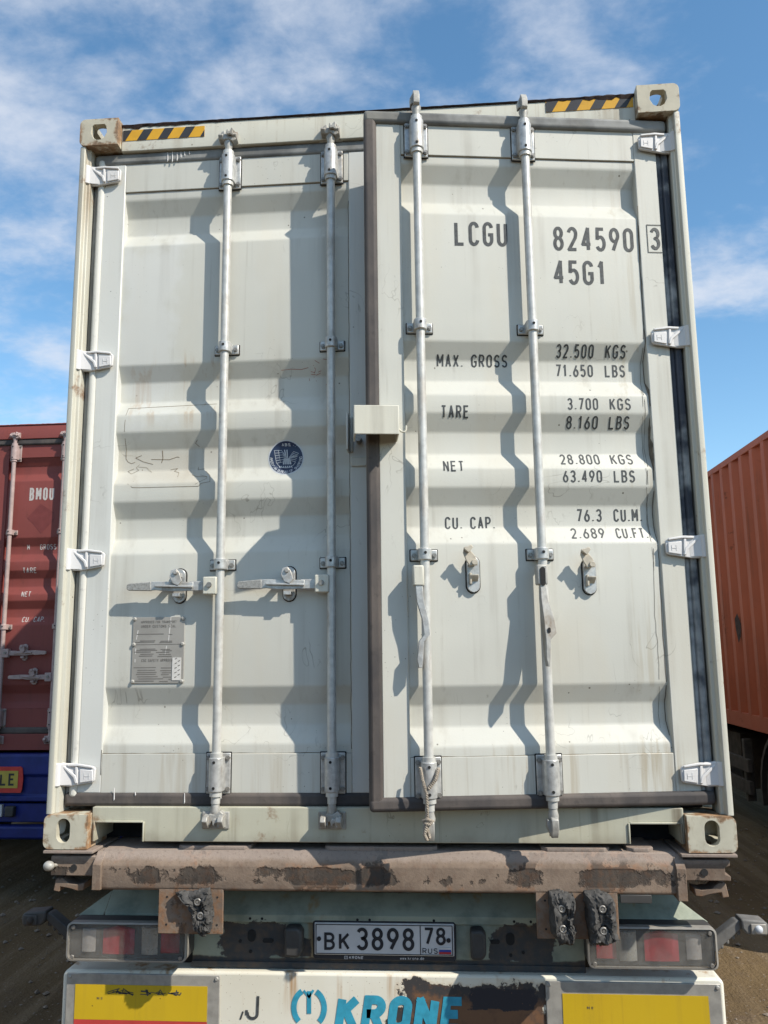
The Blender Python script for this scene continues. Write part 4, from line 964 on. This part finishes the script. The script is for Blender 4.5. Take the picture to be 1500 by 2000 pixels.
# stalk marker lamps; the left one is coloured dark to stand for shade
M['stalk'] = plain('grey_rubber_stalk', (.15, .145, .135), .6, 0, .3, 30)
K = 1.041                                    # they sit a little further forward along the trailer
def mk(u, z): return (.262+(u-.262)*K, .696+(z-.696)*K)
for s in (-1, 1):
    U = lambda L_: [mk(s*u, z) for u, z in L_]
    b = MB(); b.prism(U([(1.140, -.345), (1.150, -.302), (1.228, -.246), (1.256, -.246), (1.258, -.264), (1.236, -.280), (1.176, -.330), (1.160, -.352)]), 'y', .23, .28)
    for t in (.15, .4, .65, .9): 
        x, z = mk(s*(1.165+.08*t), -.340+.060*t); b.box(x-.007, x+.007, .24, .27, z-.012, z+.006)
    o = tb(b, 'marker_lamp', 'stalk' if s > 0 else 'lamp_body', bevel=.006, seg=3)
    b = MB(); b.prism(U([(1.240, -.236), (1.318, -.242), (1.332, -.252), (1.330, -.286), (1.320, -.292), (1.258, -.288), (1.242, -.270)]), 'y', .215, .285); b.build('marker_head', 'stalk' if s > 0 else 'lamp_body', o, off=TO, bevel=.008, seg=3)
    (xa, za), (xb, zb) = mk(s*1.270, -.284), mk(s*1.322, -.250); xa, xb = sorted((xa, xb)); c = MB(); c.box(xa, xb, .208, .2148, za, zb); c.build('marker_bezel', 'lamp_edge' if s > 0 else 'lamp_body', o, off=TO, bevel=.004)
    x, z = mk(s*1.295, -.268); c = MB(); c.tube([(x, .2075, z), (x, .200, z), (x, .196, z)], [.015, .012, .004], 14); c.build('marker_lens', 'sticker_white' if s > 0 else 'chassis', o, off=TO, smooth=60)  # left lens darkened too, its shade put into the colour
# bumper (set close under the lamps)
XF[0] = lambda p: (p[0]*.988+.003, p[1]-.038, p[2]*.988+.008)
b = MB(); b.prism([(-1.214, -.490), (-1.200, -.474), (1.186, -.466), (1.200, -.480), (1.200, -.80), (-1.214, -.80)], 'y', .195, .29); bp = tb(b, 'bumper', 'bumper', bevel=.012, seg=3)
b = MB()
for x in (-.62, .56): b.box(x-.05, x+.05, .24, .30, -.48, -.44)
b.box(-.62, .62, .30, .36, -.50, -.42); tb(b, 'bumper_bracket', 'panel', bp, bevel=.003)
for x0, x1, ya0, yb0, zy in ((-1.196, -.612, -1.160, -.658, -.520), (.574, 1.186, .632, 1.140, -.522)):
    b = MB(); b.box(x0, x1, .188, .1945, -.78, -.482); bo = b.build('reflector_board', 'aluminium', bp, off=TO, bevel=.003)
    b = MB(); b.box(ya0, yb0, .1862, .1876, -.640, zy); b.build('yellow_field', 'reflex_yellow', bp, off=TO)
    b = MB(); b.box(ya0, yb0, .1862, .1876, -.70, -.6405); b.build('red_field', 'reflex_red', bp, off=TO)
    for x in (x0+.012, x1-.012): c = MB(); c.tube([(x, .1875, -.494), (x, .183, -.494)], [.008, .005], 10); c.build('board_rivet', 'zinc_dull', bp, off=TO, smooth=50)
    rr = random.Random(int(x0*100)); q = MB(); py = lambda x, z: (x, .1856, z)
    if x0 < 0:                                    # torn flakes along the top of the left board
        for k, xx in enumerate((-1.02, -.975, -.90, -.85, -.79)):
            for j in range(4): ribbon(q, [(xx+rr.uniform(-.02, .02), -.545+rr.uniform(-.006, .006)), (xx+rr.uniform(0, .03), -.54+rr.uniform(-.012, .008)), (xx+rr.uniform(.01, .04), -.548+rr.uniform(-.008, .008))], rr.uniform(.002, .006), py)
    text_strokes(q, 'M', ya0+.085, ya0+.094, -.572, .010, py, .16); text_strokes(q, 'II', ya0+.10, ya0+.106, -.572, .010, py, .16)
    q.build('lettering' if x0 > 0 else 'torn_flakes', 'torn', bp, off=TO, kind=None if x0 > 0 else 'stuff')
bf = lambda x, z: (x, .1932, z)
q = MB(); text_strokes(q, 'KRONE', -.190, .272, -.662, .120, bf, .25, .16, gap=.16, step=.05); q.build('lettering', 'teal', bp, off=TO)
q = MB(); lx, lz = -.281, -.588                  # round emblem above the word: a split ring round a post
ribbon(q, [(lx+a, lz+c) for a, c in arc(0, 0, .056, .062, 118, 228)], .020, bf, .01); ribbon(q, [(lx+a, lz+c) for a, c in arc(0, 0, .056, .062, 62, -48)], .020, bf, .01)
ribbon(q, [(lx, lz+.056), (lx, lz-.020)], .016, bf); ribbon(q, [(lx-.020, lz+.058), (lx, lz+.036), (lx+.016, lz+.060)], .008, bf); ribbon(q, [(lx-.055, lz-.075), (lx+.06, lz-.075)], .018, bf)
q.build('emblem', 'teal', bp, off=TO)
q = MB(); ribbon(q, [(-.512, -.60), (-.512, -.612)]+[(-.490+a, -.612+c) for a, c in arc(0, 0, .018, .016, 180, 360)]+[(-.470, -.552)], .010, bf, .01); ribbon(q, [(-.535, -.632), (-.525, -.605)], .006, bf)
ribbon(q, [(-.53, -.652), (-.49, -.658), (-.46, -.656)], .003, bf); q.build('worn_lettering', 'ink', bp, off=TO)
XF[0] = None
# frame rails, cross beams and wheels
for s in (-1, 1):
    b = MB(); x = s*.47; b.box(x-.07, x+.07, .262, 11.8, -.155, -.135); b.box(x-.012, x+.012, .262, 11.8, -.48, -.1555); b.box(x-.07, x+.07, .262, 11.8, -.50, -.4805); tb(b, 'frame_rail', 'chassis', bevel=.003)
b = MB()
for y in (.9, 2.4, 3.7, 5.0, 8.0, 11.6): b.box(-1.1, 1.1, y, y+.12, -.134, -.03)
tb(b, 'cross_beam', 'chassis', bevel=.004)
def wheel(root, x, y, z, s, off, wname='wheel'):
    P = [(.26, .0), (.30, .02), (.42, -.01), (.485, .02), (.50, .06), (.50, .30), (.485, .34), (.42, .37), (.30, .35), (.26, .36)]
    n = 36; m = MB(); rows = []
    for i in range(n+1):
        a = 2*math.pi*i/n; rows.append([(x-s*q, y+r*math.cos(a), z+r*math.sin(a)) for r, q in P])
    m.sheet(rows); t = m.build(wname, 'rubber', root, off=off, smooth=35)
    m = MB(); rows = []
    for i in range(n+1):
        a = 2*math.pi*i/n; rows.append([(x-s*q, y+r*math.cos(a), z+r*math.sin(a)) for r, q in [(.265, .0), (.24, .02), (.22, .09), (.13, .10), (.12, .02), (.09, -.01), (.0, -.01)]])
    m.sheet(rows); m.build('wheel_rim', 'rim', t, off=off, smooth=35)
for y in (1.6, 2.9, 4.2):
    for s in (-1, 1): wheel(tr, s*1.2, y, -.60, s, TO)
    b = MB(); b.cyl((-1.0, y, -.60), (1.0, y, -.60), .06, 14); tb(b, 'axle', 'chassis')

# ------------------------------------------------------------------ red container and blue trailer on the left
RX, RY, RZ = -3.368, 3.2, DECK-.045
M['red'] = paint('red_container_paint', (.205, .050, .043), (.08, .033, .026), .6, .7, .16, .6, .5, .8, (.10, .04, .03))
M['redhw'] = plain('pink_bar_paint', (.40, .305, .285), .5, 0, .25, 20)
M['white_ink'] = plain('white_ink', (.50, .47, .45), .6, 0, .2, 60)
M['darkred'] = plain('dark_red_decal', (.165, .036, .033), .55, 0, .2, 20)
red = thing('shipping_container', 'brick red container with pinkish locking bars, standing to the left behind the pale one', 'shipping container', (RX, RY, RZ), 'shipping containers on road trailers')
mred = dict(panel='red', stile='red', seam='red', gasket='gasket', gasket_top='gasket', gasket_grey='gasket', gasket_side='gasket', painted=None, hinge='red', post='red', casting='red', casting_top='red', side='red', header='red', sill='red', edge='red')
hd2, sl2 = container_body(red, 2.591, 12.19, mred)
for s in (-1, 1):
    dd, ysf = door_leaf(red, s, 2.591, mred, CORS_RED)
    for k, x in enumerate((.172, .592)):
        rod_set(dd, s, s*x, 2.457, 'redhw', 'redhw', (1.695, .950)); keeper(hd2, s*x, 2.487, 1, 'redhw'); keeper(sl2, s*x, .096, -1, 'redhw', y=.032)
    if s > 0:
        handle_closed(dd, .172, .752, -1, 'redhw', 'redhw', 'redhw'); handle_closed(dd, .592, .568, 1, 'redhw', 'redhw', 'redhw')
        for t, a, b0, z, h, bd in (('BMOU', .296, .500, 1.955, .104, .155), ('M', .285, .306, 1.562, .040, .14), ('GROSS', .392, .525, 1.560, .043, .12), ('TARE', .275, .388, 1.372, .044, .13), ('NET', .276, .352, 1.186, .042, .13), ('CU. CAP.', .284, .470, .988, .042, .12)):
            q = MB(); text_strokes(q, t, a, b0, z, h, conform(ysf), bd); q.build('lettering', 'white_ink', dd)
        q = MB(); cxx, czz, rr2 = .402, 1.805, .115; fnn = conform(ysf, .0012)
        q.add([fnn(cxx+dx*rr2, czz+dz*rr2*1.05) for dx, dz in [(-1, .08), (-.08, 1), (.9, .42), (.92, -.1), (.06, -1), (-.5, -.35)]], [(0, 1, 2, 3, 4, 5)]); q.build('decal_patch', 'darkred', dd)
    else:
        handle_closed(dd, -.172, .752, 1, 'redhw', 'redhw', 'redhw'); handle_closed(dd, -.592, .568, -1, 'redhw', 'redhw', 'redhw')
M['blue'] = plain('blue_trailer_paint', (.012, .027, .185), .48, 0, .45, 5)
M['sign_yellow'] = plain('sign_yellow', (.50, .40, .07), .5, 0, .15, 20)
M['sign_red'] = plain('sign_red', (.62, .055, .045), .5)
bt = thing('semi_trailer', 'deep blue trailer rear carrying the brick red container, with a yellow and red sign', 'trailer', (RX, RY, 0), 'container trailers')
BO = (0, 0, RZ)
b = MB(); b.prism([(-.005, -.002), (-.02, -.02), (-.02, -.15), (.0, -.17), (.0, -.30), (-.015, -.31), (-.015, -.345), (.10, -.36), (.10, -.002)], 'x', -1.2, 1.2); b.build('rear_frame', 'blue', bt, bevel=.006, off=BO)
b = MB(); b.box(-1.2, 1.2, .02, .12, -.50, -.365); b.prism([(-.03, -.52), (-.04, -.53), (-.04, -.60), (-.02, -.615), (.06, -.615), (.06, -.52)], 'x', -1.2, 1.2); b.build('bumper_bar', 'blue', bt, bevel=.006, off=BO)
rr = random.Random(4)
b = MB(); x0, x1, z0, z1 = -.43, .418, -.277, -.093
P = [(x0, z0), (x1-.01, z0-.004), (x1, z0+.02), (x1+.004, (z0+z1)/2), (x1-.004, z1-.012), (x1-.02, z1), (x0, z1)]
b.prism(P, 'y', -.030, -.0215); sg = b.build('long_vehicle_sign', 'sign_red', bt, off=BO)
b = MB(); b.box(x0+.03, x1-.034, -.0335, -.0305, z0+.030, z1-.030); b.build('sign_field', 'sign_yellow', sg, off=BO)
q = MB(); text_strokes(q, 'LONG VEHICLE', x0+.045, x1-.056, z0+.048, z1-z0-.096, lambda x, z: (x, -.0345, z), .17, gap=.3); q.build('lettering', 'black', sg, off=BO)
b = MB(); b.box(-.26, .262, -.012, .018, -.455, -.37); np2 = b.build('number_plate', 'plate_white', bt, off=BO)
b = MB(); b.box(.29, .36, -.03, .018, -.455, -.38); b.build('rear_lamp', 'lamp_body', bt, bevel=.008, off=BO)
for s in (-1, 1):
    b = MB(); x = s*.47; b.box(x-.07, x+.07, .10, 11.8, -.48, -.06); b.build('frame_rail', 'chassis', bt, off=BO)
for y in (2.0, 3.3, 4.6):
    for s in (-1, 1): wheel(bt, s*1.2, y, .5, s, (0, 0, 0))

# ------------------------------------------------------------------ orange container and its trailer on the right
OX, OY, OZ = 3.0+1.219, 1.8, DECK-.085
M['orange'] = paint('rust_orange_paint', (.31, .074, .033), (.11, .034, .02), .8, .6, .22, .65, .6, 1.0, (.10, .045, .03))
org = thing('shipping_container', 'rust orange container on the right, seen along its corrugated side', 'shipping container', (OX, OY, OZ), 'shipping containers on road trailers')
mo = dict(mred); mo.update({k: 'orange' for k in ('panel', 'stile', 'seam', 'hinge', 'post', 'casting', 'casting_top', 'side', 'header', 'sill', 'edge')})
container_body(org, 2.591, 12.19, mo)
for s in (-1, 1):
    dd, _ = door_leaf(org, s, 2.591, mo, CORS_RED)
    for x in (.172, .592): rod_set(dd, s, s*x, 2.457, 'rod', 'zinc', (1.695, .950))
q = MB()
for k in range(1):
    P = [(-1.2185, 3.34, 1.08), (-1.2185, 3.26, .98), (-1.2185, 3.29, .86), (-1.2185, 3.36, .80), (-1.2185, 3.41, .93), (-1.2185, 3.42, 1.03)]
    q.add(P, [tuple(range(6))])
q.build('scrape_mark', 'rustedge', org)
ot = thing('semi_trailer', 'dark trailer with mudguarded wheels under the rust orange container', 'trailer', (OX, OY, 0), 'container trailers')
b = MB()
for s in (-1, 1): b.box(s*.47-.07, s*.47+.07, .1, 11.8, .62, OZ-.06)
b.build('frame_rail', 'chassis', ot)
b = MB()
for y in (.02, 2.0, 5.0, 8.0, 11.6): b.box(-1.15, 1.15, y, y+.14, OZ-.10, OZ-.004)
b.build('cross_beam', 'chassis', ot, bevel=.004)
for y in (1.25, 2.55):
    for s in (-1, 1):
        wheel(ot, s*1.2, y, .5, s, (0, 0, 0))
        m = MB(); rows = []
        for i in range(15):
            a = R(-12+204*i/14); rows.append([(s*1.21, y+.57*math.cos(a), .5+.57*math.sin(a)), (s*.82, y+.57*math.cos(a), .5+.57*math.sin(a))])
        m.sheet(rows); rows2 = [[r[0], (r[0][0], y+(r[0][1]-y)*.94, .5+(r[0][2]-.5)*.94)] for r in rows]; m.sheet(rows2)
        m.build('mudguard', 'chassis', ot, smooth=50)
b = MB(); b.box(-1.2, -1.12, 3.5, 3.56, .35, OZ-.1)
for z in (.42, .62): b.box(-1.21, -1.17, 3.4, 8.5, z, z+.12)
b.box(-1.0, -.5, 4.2, 5.6, .35, .9); b.build('side_guard', 'chassis', ot, bevel=.004)

# ------------------------------------------------------------------ unseen containers added behind the camera to block low sky light
M['grey_blocker'] = paint('grey_blocker_paint', (.16, .15, .14), (.10, .08, .06), .4, .3, .1, .6)
def blocker_container(x, y, z, m, label):
    root = thing('shipping_container', label, 'shipping container', (x, y, z), 'unseen containers added to block low light')
    for k, (q, sg) in enumerate(((-1.219, -1), (1.219, 1))):
        wb = wall_corrugated(q, sg, -5.9, 5.9, .15, 2.5); wb.v = [(p[1], p[0], p[2]) for p in wb.v]; wb.build('side_wall', m, root)
    b = MB(); b.box(-6.05, 6.05, -1.2, 1.2, 2.5, 2.591); b.build('roof', m, root)
    b = MB(); b.box(-6.05, 6.05, -1.2, 1.2, 0, .149); b.build('floor', m, root)
    for sx in (-1, 1):
        for sy in (-1, 1): b = MB(); b.box(sx*6.095, sx*5.92, sy*1.219, sy*1.06, .0, 2.595); b.build('corner_post', m, root)
        b = MB(); b.box(sx*6.06, sx*6.03, -1.055, 1.055, .15, 2.5); b.build('end_wall', m, root)
for x, m, lb_ in ((-6.3, 'red', 'unseen brick red container added behind the camera to block low sky light'), (6.3, 'grey_blocker', 'unseen grey container added behind the camera to block low sky light')):
    blocker_container(x, -11.5, 0, m, lb_)

# ------------------------------------------------------------------ ground
def ground_mat():
    b = SB('packed_dirt'); n = b.noise(.6, 6, .6); n2 = b.noise(7, 6, .65); n3 = b.noise(60, 4, .6); tk = b.noise(1.6, 5, .6, (3.4, .20, 1), (2, 1, 0), .3)
    c = b.mix(b.step(n, .3, .7), (.140, .098, .052), (.095, .067, .038)); c = b.mix(b.mul(b.step(tk, .47, .6), .75), c, (.175, .13, .08))
    c = b.mix(b.mul(b.step(n2, .5, .75), .5), c, (.10, .074, .056)); d, vc = b.voro(26); c = b.mix(b.mul(b.m('LESS_THAN', d, .13), .55), c, (.28, .24, .2))
    b.bump(b.add(b.add(b.mul(n2, .7), b.mul(n3, .3)), b.mul(tk, .8)), .8, .04); return b.done(c, .95, 0, .1)
M['dirt'] = ground_mat()
b = MB(); E_ = 600; b.sheet([[(-E_, -E_, 0), (E_, -E_, 0)], [(-E_, E_, 0), (E_, E_, 0)]]); g = b.build('ground', 'dirt', None, kind='structure')
b = MB(); rr = random.Random(11)
for k in range(1500):
    x, y = (rr.uniform(1.2, 3.4), rr.uniform(.3, 6)) if rr.random() < .5 else (rr.uniform(-4.5, -1.2), rr.uniform(.3, 4))
    r = .006+.02*rr.random()**3; P = []
    for q in ((1, 0, 0), (0, 1, 0), (-1, 0, 0), (0, -1, 0)): P.append((x+q[0]*r*rr.uniform(.7, 1.2), y+q[1]*r*rr.uniform(.7, 1.2), r*rr.uniform(.1, .4)))
    P += [(x, y, r*rr.uniform(.6, 1)), (x, y, -r*.3)]
    b.add(P, [(0, 1, 4), (1, 2, 4), (2, 3, 4), (3, 0, 4), (1, 0, 5), (2, 1, 5), (3, 2, 5), (0, 3, 5)])
M['stone'] = plain('loose_stone', (.22, .18, .14), .9, 0, .5, 12)
b.build('gravel', 'stone', None, kind='stuff')
